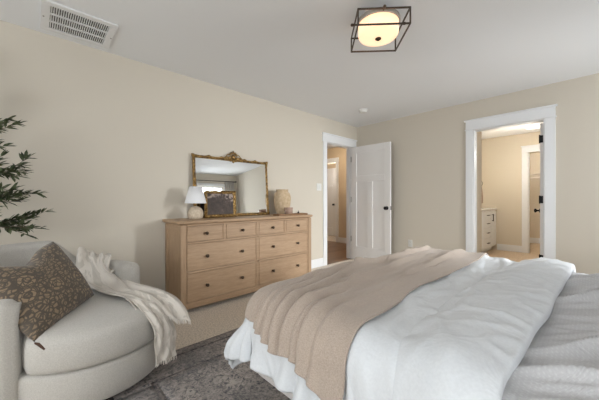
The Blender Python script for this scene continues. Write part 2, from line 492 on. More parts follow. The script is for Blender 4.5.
# ---------- bathroom beyond the far wall
BYK = 7.30; CYK = 9.1; BXL, BXR = -2.07, 0.3
CO = (-0.975, -0.2)   # closet doorway
struct('floor_bathroom', B((BXL, BXR, YF, CYK, -0.1, 0.0)), bath_floor_m)
struct('ceiling_bathroom', B((BXL - 0.1, BXR + 0.1, YF + T, CYK + 0.1, H, H + 0.1)), ceil_m)
struct('wall_bathroom_left', B((BXL - T, BXL, YF + T, BYK, 0, H)), bath_wall_m)
struct('wall_bathroom_right', B((BXR, BXR + T, YF + T, CYK, 0, H)), bath_wall_m)
struct('wall_bathroom_front', B((BXL, D2[0] - 0.02, YF + T, YF + T + 0.37, 0, H), (D2[1] + 0.02, BXR, YF + T, YF + T + 0.004, 0, H)), bath_wall_m)
# closet walls and the wall that holds its doorway
struct('wall_bathroom_back', B((BXL, CO[0], BYK, BYK + T, 0, H), (CO[1], BXR, BYK, BYK + T, 0, H), (CO[0], CO[1], BYK, BYK + T, DH, H)), bath_wall_m)
struct('wall_closet_back', B((BXL, BXR, CYK, CYK + T, 0, H)), bath_wall_m)
struct('wall_closet_left', B((-1.9, -1.8, BYK + T, CYK, 0, H)), bath_wall_m)
baseboard('baseboard_bathroom', [(-1.5, CO[0] - 0.1, BYK - bt, BYK), (CO[1] + 0.1, BXR, BYK - bt, BYK)])
baseboard('baseboard_closet', [(-1.8, BXR, CYK - bt, CYK)])
struct('trim_6', B((CO[0] - 0.1, CO[0], BYK - ct, BYK, 0, DH), (CO[1], CO[1] + 0.1, BYK - ct, BYK, 0, DH), (CO[0] - 0.1, CO[1] + 0.1, BYK - ct - 0.004, BYK, DH, DH + 0.125), (CO[0] - 0.115, CO[1] + 0.115, BYK - ct - 0.016, BYK, DH + 0.12, DH + 0.14),
                   (CO[0], CO[0] + 0.012, BYK, BYK + T, 0, DH), (CO[1] - 0.012, CO[1], BYK, BYK + T, 0, DH)), trim_m, bevel=0.003)

# ---------- hall beyond the left wall
HY = 5.65; HXB = -6.6; HX = XL - T
HD = (-5.38, -4.63)     # doorway in the hall's end wall
struct('floor_hall', B((HXB, XL, 2.2, HY + 0.02, -0.1, -0.002)), hall_floor_m)
struct('floor_room_beyond', B((HXB, -4.0, HY + 0.02, 6.6, -0.1, 0.0)), carpet_m)
struct('ceiling_hall', B((HXB, XL - 0.1, 2.1, 6.7, H, H + 0.1)), ceil_m)
struct('wall_hall_end', B((HD[1], XL, HY, HY + T, 0, H), (HXB, HD[0], HY, HY + T, 0, H), (HD[0], HD[1], HY, HY + T, DH, H)), hall_wall_m)
struct('wall_hall_left', B((HXB - T, HXB, 2.1, 6.7, 0, H)), hall_wall_m)
struct('wall_hall_near', B((HXB, HX, 2.1, 2.2, 0, H)), hall_wall_m)
struct('wall_hall_right', B((HX - 0.004, HX, 2.2, D1[0] - 0.02, 0, H), (HX - 0.004, HX, D1[1] + 0.02, HY, 0, H)), hall_wall_m)
struct('wall_room_beyond', B((HXB, -4.0, 6.5, 6.6, 0, H), (-4.1, -4.0, HY + T, 6.5, 0, H)), hall_wall_m)
struct('trim_7', B((HD[1], HD[1] + 0.09, HY - ct, HY, 0, DH), (HD[0] - 0.09, HD[0], HY - ct, HY, 0, DH), (HD[0] - 0.1, HD[1] + 0.1, HY - ct - 0.004, HY, DH, DH + 0.125),
                   (HD[1] - 0.012, HD[1], HY, HY + T, 0, DH), (HD[0], HD[0] + 0.012, HY, HY + T, 0, DH)), trim_m, bevel=0.003)
baseboard('baseboard_hall', [(HD[1] + 0.09, HX, HY - bt, HY)])


# ---------- panelled doors
def door(name, hinge, ang, w, h, knob_side=1, hinges=(1.797, 1.07, 0.363), knob_z=0.93):
    """three-panel shaker door; local x runs from the hinge to the latch edge, local y is the thickness"""
    mt = Matrix.Translation(hinge) @ Matrix.Rotation(ang, 4, 'Z')
    th = 0.035; st = 0.105
    bm = bmesh.new()
    bs = [(0, st, 0, th, 0, h), (w - st, w, 0, th, 0, h), (st, w - st, 0, th, h - 0.12, h), (st, w - st, 0, th, 1.385, 1.49), (st, w - st, 0, th, 0, 0.235),
          (w / 2 - 0.05, w / 2 + 0.05, 0, th, 0.235, 1.385), (st - 0.005, w - st + 0.005, 0.012, th - 0.012, 0.2, h - 0.1)]
    for b in bs: box(bm, *b, mtx=mt)
    d = struct(name, bm, door_m, bevel=0.003)
    kb = bmesh.new()
    km = mt @ Matrix.Translation((w - 0.06, 0, knob_z))
    for s, y0 in ((-1, 0), (1, th)):
        lathe(kb, [(0.030, 0.0), (0.030, 0.008 * s), (0.012, 0.012 * s), (0.012, 0.035 * s), (0.027, 0.045 * s), (0.029, 0.056 * s), (0.020, 0.066 * s), (0.002, 0.069 * s)],
              axis='Y', seg=20, mtx=km @ Matrix.Translation((0, y0, 0)))
    struct('knob', kb, black_m, parent=d, smooth=True)
    lb = bmesh.new(); box(lb, w - 0.001, w + 0.0015, 0.006, th - 0.006, knob_z - 0.03, knob_z + 0.03, mtx=mt); struct('latch_plate', lb, black_m, parent=d)
    for z in hinges:
        hb = bmesh.new(); box(hb, -0.003, 0.0, 0.002, th - 0.002, z - 0.045, z + 0.045, mtx=mt)
        lathe(hb, [(0.007, -0.05), (0.007, 0.05)], seg=10, mtx=mt @ Matrix.Translation((-0.005, -0.006 if knob_side < 0 else th + 0.004, z)))
        struct('hinge', hb, black_m if knob_side > 0 else steel_m, parent=d)
    return d


door('door_1', (XL + 0.022, 4.192, 0.018), 0.0, 0.765, 2.012, knob_side=-1)
door('door_2', (-0.455, 4.535, 0.015), math.radians(96), 0.72, 2.01, hinges=(1.815, 1.07, 0.345), knob_z=0.915)
door('door_3', (-6.06, 6.45, 0.015), 0.0, 0.76, 2.01)

# ------------------------------------------------------------------ ceiling fittings
VX0, VX1, VY0, VY1 = -3.0, -2.555, 0.03, 0.475
vent = thing('ceiling_vent', (-2.78, 0.25, H), 'square white return air grille on the ceiling above the chair', 'vent')
bm = bmesh.new()
fw = 0.05
for b in ((VX0, VX0 + fw, VY0, VY1), (VX1 - fw, VX1, VY0, VY1), (VX0 + fw, VX1 - fw, VY0, VY0 + fw), (VX0 + fw, VX1 - fw, VY1 - fw, VY1)):
    box(bm, *b, H - 0.014, H)
mesh_obj('vent_frame', bm, vent_m, parent=vent, bevel=0.004)
mesh_obj('duct_backing', B((VX0 + fw, VX1 - fw, VY0 + fw, VY1 - fw, H - 0.003, H)), vent_dark_m, parent=vent)
bm = bmesh.new()
iw = (VX1 - VX0 - 2 * fw)
for k in (1, 2):
    x = VX0 + fw + iw * k / 3
    box(bm, x - 0.007, x + 0.007, VY0 + fw, VY1 - fw, H - 0.013, H - 0.003)
mesh_obj('crossbar', bm, vent_m, parent=vent)
bm = bmesh.new()
n = 26
for i in range(n):
    y = VY0 + fw + (VY1 - VY0 - 2 * fw) * (i + 0.5) / n
    mt = Matrix.Translation((0, y, H - 0.008)) @ Matrix.Rotation(math.radians(35), 4, 'X')
    box(bm, VX0 + fw, VX1 - fw, -0.0045, 0.0045, -0.001, 0.001, mtx=mt)
mesh_obj('louvres', bm, vent_m, parent=vent)
for sx, sy in ((VX0 + 0.22, VY1 - 0.015), (VX0 + 0.22, VY0 + 0.015)):
    bm = bmesh.new(); lathe(bm, [(0.005, H - 0.017), (0.006, H - 0.014)], (sx, sy, 0), 10); mesh_obj('screw', bm, steel_m, parent=vent)

det = thing('smoke_detector', (-2.43, 3.61, H), 'round white smoke detector on ceiling near the corner', 'smoke detector')
bm = bmesh.new(); lathe(bm, [(0.066, H), (0.066, H - 0.012), (0.060, H - 0.016)], (-2.43, 3.61, 0), 32); mesh_obj('mounting_base', bm, plate_m, parent=det, smooth=False)
bm = bmesh.new(); lathe(bm, [(0.056, H - 0.016), (0.055, H - 0.034), (0.040, H - 0.042), (0.018, H - 0.044), (0.002, H - 0.044)], (-2.43, 3.61, 0), 32); mesh_obj('cover', bm, plate_m, parent=det, smooth=True)

# semi-flush light: square metal cage around an opal drum
FC = Vector((-1.099, 1.823, 0)); FA = math.radians(46.73 + 90 - 3)
fm = Matrix.Translation(FC) @ Matrix.Rotation(FA, 4, 'Z')
lamp = thing('ceiling_light', (FC.x, FC.y, H), 'lit drum glass ceiling light inside a square dark metal cage', 'ceiling light')
zt, zb, hs, rw = 2.362, 2.256, 0.172, 0.0045
bm = bmesh.new()
for z in (zt, zb):
    box(bm, -hs - rw, hs + rw, -hs - rw, -hs + rw, z - rw, z + rw, mtx=fm); box(bm, -hs - rw, hs + rw, hs - rw, hs + rw, z - rw, z + rw, mtx=fm)
    box(bm, -hs - rw, -hs + rw, -hs + rw, hs - rw, z - rw, z + rw, mtx=fm); box(bm, hs - rw, hs + rw, -hs + rw, hs - rw, z - rw, z + rw, mtx=fm)
for sx in (-1, 1):
    for sy in (-1, 1):
        box(bm, sx * hs - rw, sx * hs + rw, sy * hs - rw, sy * hs + rw, zb + rw, zt - rw, mtx=fm)
mesh_obj('cage', bm, cage_m, parent=lamp)
for k in range(4):
    mk = fm @ Matrix.Rotation(k * PI / 2, 4, 'Z')
    bm = bmesh.new(); box(bm, 0.150, hs, -0.004, 0.004, zt - 0.004, zt + 0.004, mtx=mk)
    lathe(bm, [(0.009, hs + 0.004), (0.010, hs + 0.012), (0.010, hs + 0.022), (0.005, hs + 0.027)], axis='X', seg=12, mtx=mk @ Matrix.Translation((0, 0, zt)))
    mesh_obj('knob_arm', bm, cage_m, parent=lamp)
bm = bmesh.new(); lathe(bm, [(0.07, H), (0.07, H - 0.02), (0.03, H - 0.024), (0.03, 2.395), (0.150, 2.388), (0.153, 2.380), (0.153, zt - 0.004), (0.145, zt - 0.006)], seg=48, mtx=fm)
mesh_obj('pan', bm, pan_m, parent=lamp)
bm = bmesh.new(); lathe(bm, [(0.143, zt + 0.005), (0.143, 2.30), (0.141, 2.284), (0.132, 2.270), (0.110, 2.262), (0.06, 2.258), (0.01, 2.258)], seg=48, mtx=fm)
mesh_obj('drum_glass', bm, glow_m, parent=lamp, smooth=True)
bm = bmesh.new(); lathe(bm, [(0.022, 2.259), (0.022, 2.252), (0.013, 2.246), (0.004, 2.240)], seg=20, mtx=fm)
mesh_obj('finial', bm, bronze_m, parent=lamp, smooth=True)

# bathroom ceiling light
bl = thing('flush_light', (-0.80, 6.59, H), 'round white flush light on the bathroom ceiling', 'ceiling light')
bm = bmesh.new(); lathe(bm, [(0.135, H), (0.135, H - 0.02), (0.128, H - 0.024)], (-0.80, 6.59, 0), 32); mesh_obj('rim', bm, plate_m, parent=bl)
bm = bmesh.new(); lathe(bm, [(0.128, H - 0.022), (0.115, H - 0.045), (0.07, H - 0.06), (0.01, H - 0.064)], (-0.80, 6.59, 0), 32); mesh_obj('diffuser', bm, lit_m, parent=bl, smooth=True)

# ------------------------------------------------------------------ wall plates
sw = thing('light_switch', (XL, 3.345, 1.27), 'white double rocker light switch on wall left of the hall doorway', 'light switch')
mesh_obj('plate', B((XL, XL + 0.006, 3.29, 3.40, 1.232, 1.348)), plate_m, parent=sw, bevel=0.002)
for yy in (3.318, 3.372): mesh_obj('rocker', B((XL + 0.006, XL + 0.011, yy - 0.016, yy + 0.016, 1.258, 1.322)), plate_m, parent=sw, bevel=0.002)
ol = thing('wall_outlet', (-2.07, YF, 0.38), 'white wall outlet low on the far wall beyond the bed', 'outlet')
mesh_obj('plate', B((-2.105, -2.035, YF - 0.006, YF, 0.325, 0.44)), plate_m, parent=ol, bevel=0.002)
for zz in (0.358, 0.407):
    so = mesh_obj('socket', B((-2.087, -2.053, YF - 0.009, YF - 0.006, zz - 0.015, zz + 0.015)), plate_m, parent=ol, bevel=0.001)
    mesh_obj('slots', B((-2.079, -2.077, YF - 0.0095, YF - 0.009, zz - 0.005, zz + 0.006), (-2.063, -2.061, YF - 0.0095, YF - 0.009, zz - 0.005, zz + 0.006)), black_m, parent=so)

# ------------------------------------------------------------------ bathroom contents
van = thing('bathroom_vanity', (-1.79, 6.8, 0), 'white bathroom vanity with drawers and black pulls', 'vanity')
VX, VYA, VYB = -1.53, 5.6, BYK - 0.004
mesh_obj('cabinet_body', B((BXL + 0.004, VX, VYA, VYB, 0.1, 0.87), (BXL + 0.004, VX - 0.07, VYA + 0.01, VYB, 0.0, 0.1)), trim_m, parent=van, bevel=0.002)
mesh_obj('countertop', B((BXL + 0.004, VX + 0.035, VYA - 0.02, VYB, 0.87, 0.905), (BXL + 0.004, BXL + 0.02, VYA, VYB, 0.905, 0.99)), quartz_m, parent=van, bevel=0.003)


def vfront(kind, y0, y1, z0, z1):
    f = mesh_obj(kind, B((VX, VX + 0.02, y0, y1, z0, z1)), trim_m, parent=van, bevel=0.003)
    if kind == 'drawer':
        ym, zm = (y0 + y1) / 2, (z0 + z1) / 2
        mesh_obj('pull', B((VX + 0.04, VX + 0.052, ym - 0.07, ym + 0.07, zm - 0.006, zm + 0.006), (VX + 0.02, VX + 0.04, ym - 0.06, ym - 0.05, zm - 0.005, zm + 0.005), (VX + 0.02, VX + 0.04, ym + 0.05, ym + 0.06, zm - 0.005, zm + 0.005)), black_m, parent=f)
    else:
        yy = y0 + 0.06
        mesh_obj('pull', B((VX + 0.04, VX + 0.052, yy - 0.006, yy + 0.006, z1 - 0.21, z1 - 0.06), (VX + 0.02, VX + 0.04, yy - 0.005, yy + 0.005, z1 - 0.2, z1 - 0.19), (VX + 0.02, VX + 0.04, yy - 0.005, yy + 0.005, z1 - 0.08, z1 - 0.07)), black_m, parent=f)


for z0, z1 in ((0.70, 0.85), (0.535, 0.685), (0.33, 0.52), (0.125, 0.315)): vfront('drawer', 6.33, 6.83, z0, z1)
vfront('door', 6.85, 7.27, 0.125, 0.85); vfront('door', 5.64, 6.31, 0.125, 0.85)

ring = thing('towel_ring', (-1.83, BYK, 1.5), 'small towel ring on the bathroom wall beside the vanity', 'towel ring')
bm = bmesh.new(); tube(bm, [(-1.83, BYK, 1.52), (-1.83, BYK - 0.05, 1.52)], 0.012, 10); mesh_obj('wall_post', bm, black_m, parent=ring)
bm = bmesh.new(); tube(bm, [(-1.83 + 0.07 * math.sin(a * PI / 12), BYK - 0.05, 1.45 + 0.07 * math.cos(a * PI / 12)) for a in range(25)], 0.004, 8, cap=False); mesh_obj('ring', bm, black_m, parent=ring)
bm = bmesh.new()
for sd in (-1, 1):
    for i in range(9):
        pass
gx = 10
vv = [[bm.verts.new((-1.83 + (i / gx - 0.5) * 0.15 * (0.7 + 0.3 * min(1, abs(j - 5) / 3)), BYK - 0.05 + (-0.012 if j < 5 else 0.012 if j > 5 else 0) + 0.006 * math.sin(i * 1.9), 1.385 - abs(j - 5) * 0.075)) for j in range(11)] for i in range(gx + 1)]
for i in range(gx):
    for j in range(10): bm.faces.new((vv[i][j], vv[i + 1][j], vv[i + 1][j + 1], vv[i][j + 1]))
tw = tag(mesh_obj('hand_towel', bm, towel_m, origin=(-1.83, BYK - 0.05, 1.0), smooth=True), 'beige hand towel hanging from the ring above the vanity end', 'towel')
sm = tw.modifiers.new('solid', 'SOLIDIFY'); sm.thickness = 0.006

# closet wire shelf
sh = thing('closet_shelf', (-0.75, 8.9, 1.71), 'white wire shelf with hanging rod inside the closet', 'shelf')
bm = bmesh.new()
for yy, r in ((8.70, 0.006), (8.76, 0.003), (8.82, 0.003), (8.88, 0.003), (8.94, 0.003), (9.0, 0.003), (9.07, 0.004)):
    tube(bm, [(-1.79, yy, 1.71), (0.29, yy, 1.71)], r, 6)
tube(bm, [(-1.79, 8.70, 1.665), (0.29, 8.70, 1.665)], 0.004, 6)
mesh_obj('shelf_wires', bm, wire_m, parent=sh)
bm = bmesh.new()
for i in range(60):
    x = -1.77 + i * 0.0345
    tube(bm, [(x, 8.70, 1.665), (x, 8.70, 1.713), (x, 9.07, 1.713)], 0.0018, 4)
mesh_obj('cross_wires', bm, wire_m, parent=sh)
for x in (-1.2, -0.50):
    bm = bmesh.new(); tube(bm, [(x, 8.71, 1.70), (x, 8.75, 1.64), (x, 9.09, 1.36)], 0.006, 6); mesh_obj('bracket', bm, wire_m, parent=sh)
bm = bmesh.new(); tube(bm, [(-1.79, 8.72, 1.61), (0.29, 8.72, 1.61)], 0.011, 10); mesh_obj('hanging_rod', bm, wire_m, parent=sh, smooth=True)

# ------------------------------------------------------------------ rug
RX0, RX1, RY0, RY1 = -2.06, 0.75, 0.22, 3.5
rug = thing('area_rug', ((RX0 + RX1) / 2, (RY0 + RY1) / 2, 0), 'faded charcoal oriental area rug under bed and chair', 'rug')
bm = bmesh.new(); nx, ny = 56, 66
vv = [[None] * (ny + 1) for _ in range(nx + 1)]
bwid = 0.30


def rug_z(x, y):
    e = min(x - RX0, RX1 - x, y - RY0, RY1 - y)
    z = 0.011
    if e < 0.12 and x < -1.6: z += 0.008 * max(0, noise.noise(Vector((x * 2.2, y * 2.2, 3.0)))) * (1 - e / 0.12)
    return z


def rug_patch(x0, x1, y0, y1, nx, ny, bm):
    vv = [[bm.verts.new((x0 + (x1 - x0) * i / nx, y0 + (y1 - y0) * j / ny, rug_z(x0 + (x1 - x0) * i / nx, y0 + (y1 - y0) * j / ny))) for j in range(ny + 1)] for i in range(nx + 1)]
    for i in range(nx):
        for j in range(ny): bm.faces.new((vv[i][j], vv[i + 1][j], vv[i + 1][j + 1], vv[i][j + 1]))


rug_patch(RX0 + bwid, RX1 - bwid, RY0 + bwid, RY1 - bwid, 40, 50, bm)
o = mesh_obj('field', bm, rug_m, parent=rug, smooth=True); s_ = o.modifiers.new('s', 'SOLIDIFY'); s_.thickness = 0.009; s_.offset = -1
bm = bmesh.new()
i0 = 0.035
for (x0, x1, y0, y1) in ((RX0, RX0 + bwid, RY0, RY1), (RX1 - bwid, RX1, RY0, RY1), (RX0 + bwid, RX1 - bwid, RY0, RY0 + bwid), (RX0 + bwid, RX1 - bwid, RY1 - bwid, RY1)):
    rug_patch(x0, x1, y0, y1, max(4, int((x1 - x0) / 0.06)), max(4, int((y1 - y0) / 0.06)), bm)
o = mesh_obj('border', bm, rug_border_m, parent=rug, smooth=True); s_ = o.modifiers.new('s', 'SOLIDIFY'); s_.thickness = 0.009; s_.offset = -1
stripe_m = M('rug_stripe', (150, 140, 134), 0.95, spec=0.05)
stripe_m.color(stripe_m.ramp(stripe_m.noise(30, detail=5, rough=0.8), [(0.40, (70, 70, 74)), (0.62, (140, 131, 127))])); stripe_m.bump(stripe_m.noise(260), 0.5, 0.004)
bm = bmesh.new()
for d in (0.07, 0.27):
    w = 0.018
    for (x0, x1, y0, y1) in ((RX0 + d, RX0 + d + w, RY0 + d, RY1 - d), (RX1 - d - w, RX1 - d, RY0 + d, RY1 - d), (RX0 + d, RX1 - d, RY0 + d, RY0 + d + w), (RX0 + d, RX1 - d, RY1 - d - w, RY1 - d)):
        n = int(max(x1 - x0, y1 - y0) / 0.06)
        nx_, ny_ = (n, 1) if x1 - x0 > y1 - y0 else (1, n)
        vv = [[bm.verts.new((x0 + (x1 - x0) * i / nx_, y0 + (y1 - y0) * j / ny_, rug_z(x0 + (x1 - x0) * i / nx_, y0 + (y1 - y0) * j / ny_) + 0.0008)) for j in range(ny_ + 1)] for i in range(nx_ + 1)]
        for i in range(nx_):
            for j in range(ny_): bm.faces.new((vv[i][j], vv[i + 1][j], vv[i + 1][j + 1], vv[i][j + 1]))
mesh_obj('border_stripe', bm, stripe_m, parent=rug)

# ------------------------------------------------------------------ dresser
DX0, DX1 = XL + 0.02, -2.645
DY0, DY1 = 0.98, 2.715
dr = thing('dresser', ((DX0 + DX1) / 2, (DY0 + DY1) / 2, 0), 'oak dresser with eight drawers and round bronze knobs', 'dresser')
bm = bmesh.new(); pw = 0.06
box(bm, DX0, DX1 - 0.03, DY0 + 0.015, DY1 - 0.015, 0.05, 0.845)
for (a, b) in ((DY0, DY0 + pw), (DY1 - pw, DY1)):
    box(bm, DX1 - 0.07, DX1, a, b, 0.0, 0.845); box(bm, DX0, DX0 + 0.06, a, b, 0.0, 0.845)
mesh_obj('side_posts', bm, oak_z, parent=dr, bevel=0.012, segs=3)
bm = bmesh.new()
ym = (DY0 + DY1) / 2
for (z0, z1) in ((0.045, 0.105), (0.378, 0.398), (0.66, 0.678), (0.83, 0.845)):
    box(bm, DX1 - 0.03, DX1 - 0.008, DY0 + pw, DY1 - pw, z0, z1)
box(bm, DX1 - 0.03, DX1 - 0.008, ym - 0.014, ym + 0.014, 0.105, 0.83)
for q in ((DY0 + pw + ym - 0.014) / 2, (ym + 0.014 + DY1 - pw) / 2): box(bm, DX1 - 0.03, DX1 - 0.008, q - 0.012, q + 0.012, 0.678, 0.83)
for (a) in (DY0 + 0.006, DY1 - 0.028):
    box(bm, DX0 + 0.06, DX1 - 0.07, a, a + 0.022, 0.045, 0.11); box(bm, DX0 + 0.06, DX1 - 0.07, a, a + 0.022, 0.79, 0.845)
mesh_obj('rails', bm, oak_y, parent=dr, bevel=0.002)
bm = bmesh.new()
pts = []
for (z, d) in ((0.845, -0.006), (0.852, 0.010), (0.858, 0.022), (0.878, 0.024), (0.882, 0.018)):
    x1 = DX1 + d; a0 = DY0 - d; a1 = DY1 + d; cc = 0.045
    pts.append([(DX0 - 0.01, a0, z), (x1 - cc, a0, z), (x1 - cc * 0.3, a0 + cc * 0.3, z), (x1, a0 + cc, z), (x1, a1 - cc, z), (x1 - cc * 0.3, a1 - cc * 0.3, z), (x1 - cc, a1, z), (DX0 - 0.01, a1, z)])
rings = [[bm.verts.new(p) for p in r] for r in pts]
for a, b in zip(rings, rings[1:]):
    for i in range(8): bm.faces.new((a[i], a[(i + 1) % 8], b[(i + 1) % 8], b[i]))
bm.faces.new(rings[0]); bm.faces.new(rings[-1])
mesh_obj('top', bm, oak_y, parent=dr, bevel=0.002)


def drawer(y0, y1, z0, z1, knobs):
    g = 0.004; y0 += g; y1 -= g; z0 += g; z1 -= g; fr = 0.022
    bm = bmesh.new()
    box(bm, DX1 - 0.05, DX1 - 0.012, y0, y1, z0, z1)
    for (a, b, c, d) in ((y0, y1, z0, z0 + 0.012), (y0, y1, z1 - 0.012, z1), (y0, y0 + 0.012, z0 + 0.012, z1 - 0.012), (y1 - 0.012, y1, z0 + 0.012, z1 - 0.012)):
        box(bm, DX1 - 0.012, DX1 - 0.007, a, b, c, d)
    f = mesh_obj('drawer', bm, oak_y, parent=dr, bevel=0.0015)
    for ky in knobs:
        kb = bmesh.new()
        lathe(kb, [(0.011, 0), (0.011, 0.004), (0.006, 0.008), (0.006, 0.016), (0.014, 0.021), (0.0165, 0.028), (0.013, 0.035), (0.003, 0.038)], (DX1 - 0.012, ky, (z0 + z1) / 2), 18, axis='X')
        mesh_obj('knob', kb, bronze_m, parent=f, smooth=True)


halves = ((DY0 + pw, ym - 0.014), (ym + 0.014, DY1 - pw))
for a, b in halves:
    q = (a + b) / 2
    drawer(a, q - 0.012, 0.678, 0.83, [(a + q - 0.012) / 2]); drawer(q + 0.012, b, 0.678, 0.83, [(b + q + 0.012) / 2])
    for z0, z1 in ((0.398, 0.66), (0.105, 0.378)):
        drawer(a, b, z0, z1, [a + (b - a) * 0.25, a + (b - a) * 0.75])
TZ = 0.882

# ------------------------------------------------------------------ mirror leaning on the wall
tilt = math.radians(4.2)
MY0, MY1, MHt = 1.258, 2.275, 0.70
mm = Matrix.Translation((-3.012, 0, TZ + 0.003)) @ Matrix.Rotation(-tilt, 4, 'Y')   # local z up the glass
mir = thing('mirror', (-3.01, (MY0 + MY1) / 2, TZ), 'wide gold framed mirror with ornate crest leaning on dresser', 'mirror')
bm = bmesh.new(); box(bm, -0.004, 0.004, MY0 + 0.02, MY1 - 0.02, 0.02, MHt - 0.02, mtx=mm); mesh_obj('mirror_glass', bm, mirror_m, parent=mir)
bm = bmesh.new(); box(bm, -0.016, -0.005, MY0 + 0.01, MY1 - 0.01, 0.01, MHt - 0.01, mtx=mm); mesh_obj('backing', bm, dark_oak, parent=mir)
bm = bmesh.new()


def moulding(p0, p1, r):
    pts = []; n = max(8, int((Vector(p1) - Vector(p0)).length / 0.012)); rr = []
    for i in range(n + 1):
        pts.append(mm @ Vector(p0).lerp(Vector(p1), i / n)); rr.append(r * (1 + 0.10 * math.sin(i * 1.7)))
    tube(bm, pts, rr, 10)


e = 0.012
for a, b, r in (((0, MY0 + e, e), (0, MY1 - e, e), 0.013), ((0, MY0 + e, e), (0, MY0 + e, MHt - e), 0.013), ((0, MY1 - e, e), (0, MY1 - e, MHt - e), 0.013), ((0, MY0 + e, MHt - e), (0, MY1 - e, MHt - e), 0.013)):
    moulding(a, b, r)
i2 = 0.028
for a, b in (((0.004, MY0 + i2, i2), (0.004, MY1 - i2, i2)), ((0.004, MY0 + i2, i2), (0.004, MY0 + i2, MHt - i2)), ((0.004, MY1 - i2, i2), (0.004, MY1 - i2, MHt - i2)), ((0.004, MY0 + i2, MHt - i2), (0.004, MY1 - i2, MHt - i2))):
    moulding(a, b, 0.005)
mesh_obj('frame', bm, gold_m, parent=mir, smooth=True)


def ornament(name, cy, cz, scale, kind):
    bm = bmesh.new()
    def bl(dy, dz, r, sy=1, sz=1, x=0.010):
        p = mm @ Vector((x, cy + dy * scale, cz + dz * scale)); ball(bm, p, r * scale, 0.55, sy, sz, 12, 8)
    if kind == 'crest':
        bl(0, 0.012, 0.020, 1, 1.1)
        for a in range(5):
            th = PI / 2 + (a - 2) * 0.52
            bl(0.034 * math.cos(th), 0.014 + 0.034 * math.sin(th), 0.012, 0.9, 0.9)
        for s in (-1, 1):
            bl(s * 0.040, 0.0, 0.017, 1.3, 0.8); bl(s * 0.066, 0.004, 0.013, 1.2, 0.8); bl(s * 0.088, -0.003, 0.010, 1.6, 0.7)
            bl(s * 0.024, -0.018, 0.012, 1.2, 0.8)
            pts = [mm @ Vector((0.012, cy + s * scale * (0.045 + 0.02 * math.cos(t * 0.5)), cz + scale * (0.012 + 0.018 * math.sin(t * 0.5)))) for t in range(10)]
            tube(bm, pts, 0.004 * scale, 6)
        bl(0, -0.022, 0.013, 0.8, 1.3); bl(0, 0.058, 0.008, 0.8, 1.2)
    elif kind == 'bud':
        bl(0, 0.004, 0.014, 1.3, 0.9)
        for s in (-1, 1): bl(s * 0.020, 0.0, 0.010, 1.5, 0.8); bl(s * 0.038, 0, 0.007, 1.6, 0.7)
    else:
        bl(0, 0, 0.020, 1, 1)
        s = 1 if cy < 1.7 else -1; v = -1 if cz > 0.3 else 1
        bl(s * 0.028, v * -0.004, 0.012, 1.5, 0.8); bl(s * -0.004, v * 0.028, 0.012, 0.8, 1.6); bl(s * 0.050, 0, 0.008, 1.6, 0.8); bl(0, v * 0.052, 0.008, 0.8, 1.7)
        bl(s * -0.012, v * -0.012, 0.010)
    mesh_obj(name, bm, gold_m, parent=mir, smooth=True)


ym2 = (MY0 + MY1) / 2
ornament('crest', ym2, MHt + 0.002, 1.45, 'crest')
for q in (0.19, 0.345, 0.655, 0.81): ornament('top_ornament', MY0 + (MY1 - MY0) * q, MHt - 0.008, 1.3, 'bud')
for cy in (MY0 + 0.012, MY1 - 0.012):
    ornament('corner_ornament', cy, MHt - 0.012, 1.15, 'corner')
ornament('corner_ornament', MY1 - 0.012, 0.02, 0.9, 'corner')

# ------------------------------------------------------------------ framed painting leaning on the mirror
pt = math.radians(3.5)
pm = Matrix.Translation((-2.915, 0, TZ + 0.002)) @ Matrix.Rotation(-pt, 4, 'Y')
PY0, PY1, PH = 1.335, 1.722, 0.302
pic = thing('framed_painting', (-2.9, (PY0 + PY1) / 2, TZ + 0.12), 'small dark landscape painting in a worn gold frame leaning on mirror', 'painting')
bm = bmesh.new()
fwid = 0.036
prof = [(0.0, -0.006), (0.0, 0.010), (0.010, 0.018), (0.020, 0.012), (0.028, 0.014), (0.036, 0.004), (0.036, -0.006)]
cor = [(PY0, 0, 1, 1), (PY1, 0, -1, 1), (PY1, PH, -1, -1), (PY0, PH, 1, -1)]
rings = []
for (cy, cz, sy, sz) in cor:
    rings.append([bm.verts.new(pm @ Vector((x, cy + sy * d, cz + sz * d))) for d, x in prof])
for k in range(4):
    a, b = rings[k], rings[(k + 1) % 4]
    for i in range(len(prof)): bm.faces.new((a[i], a[(i + 1) % len(prof)], b[(i + 1) % len(prof)], b[i]))
mesh_obj('frame', bm, gold_m, parent=pic, bevel=0.001)
bm = bmesh.new(); box(bm, -0.004, 0.003, PY0 + fwid - 0.004, PY1 - fwid + 0.004, fwid - 0.004, PH - fwid + 0.004, mtx=pm); mesh_obj('canvas', bm, paint_m, parent=pic)

# ------------------------------------------------------------------ small lamp
LP = (-2.865, 1.215)
tl = thing('table_lamp', (LP[0], LP[1], TZ), 'small table lamp with white cone shade and round stoneware base', 'table lamp')
bm = bmesh.new(); lathe(bm, [(0.05, 0), (0.062, 0.004), (0.073, 0.025), (0.078, 0.055), (0.073, 0.085), (0.056, 0.112), (0.034, 0.127), (0.014, 0.133), (0.012, 0.136)], (*LP, TZ), 36); mesh_obj('lamp_base', bm, ceramic_m, parent=tl, smooth=True)
bm = bmesh.new(); lathe(bm, [(0.009, 0.134), (0.009, 0.17), (0.016, 0.175), (0.016, 0.21)], (*LP, TZ), 16); mesh_obj('neck', bm, gold_m, parent=tl)
bm = bmesh.new(); lathe(bm, [(0.108, 0.164), (0.063, 0.336), (0.060, 0.334), (0.105, 0.164)], (*LP, TZ), 40, cap=False)
tube(bm, [(LP[0] - 0.06, LP[1], TZ + 0.325), (LP[0] + 0.06, LP[1], TZ + 0.325)], 0.0015, 5)
mesh_obj('lamp_shade', bm, shade_m, parent=tl, smooth=True)

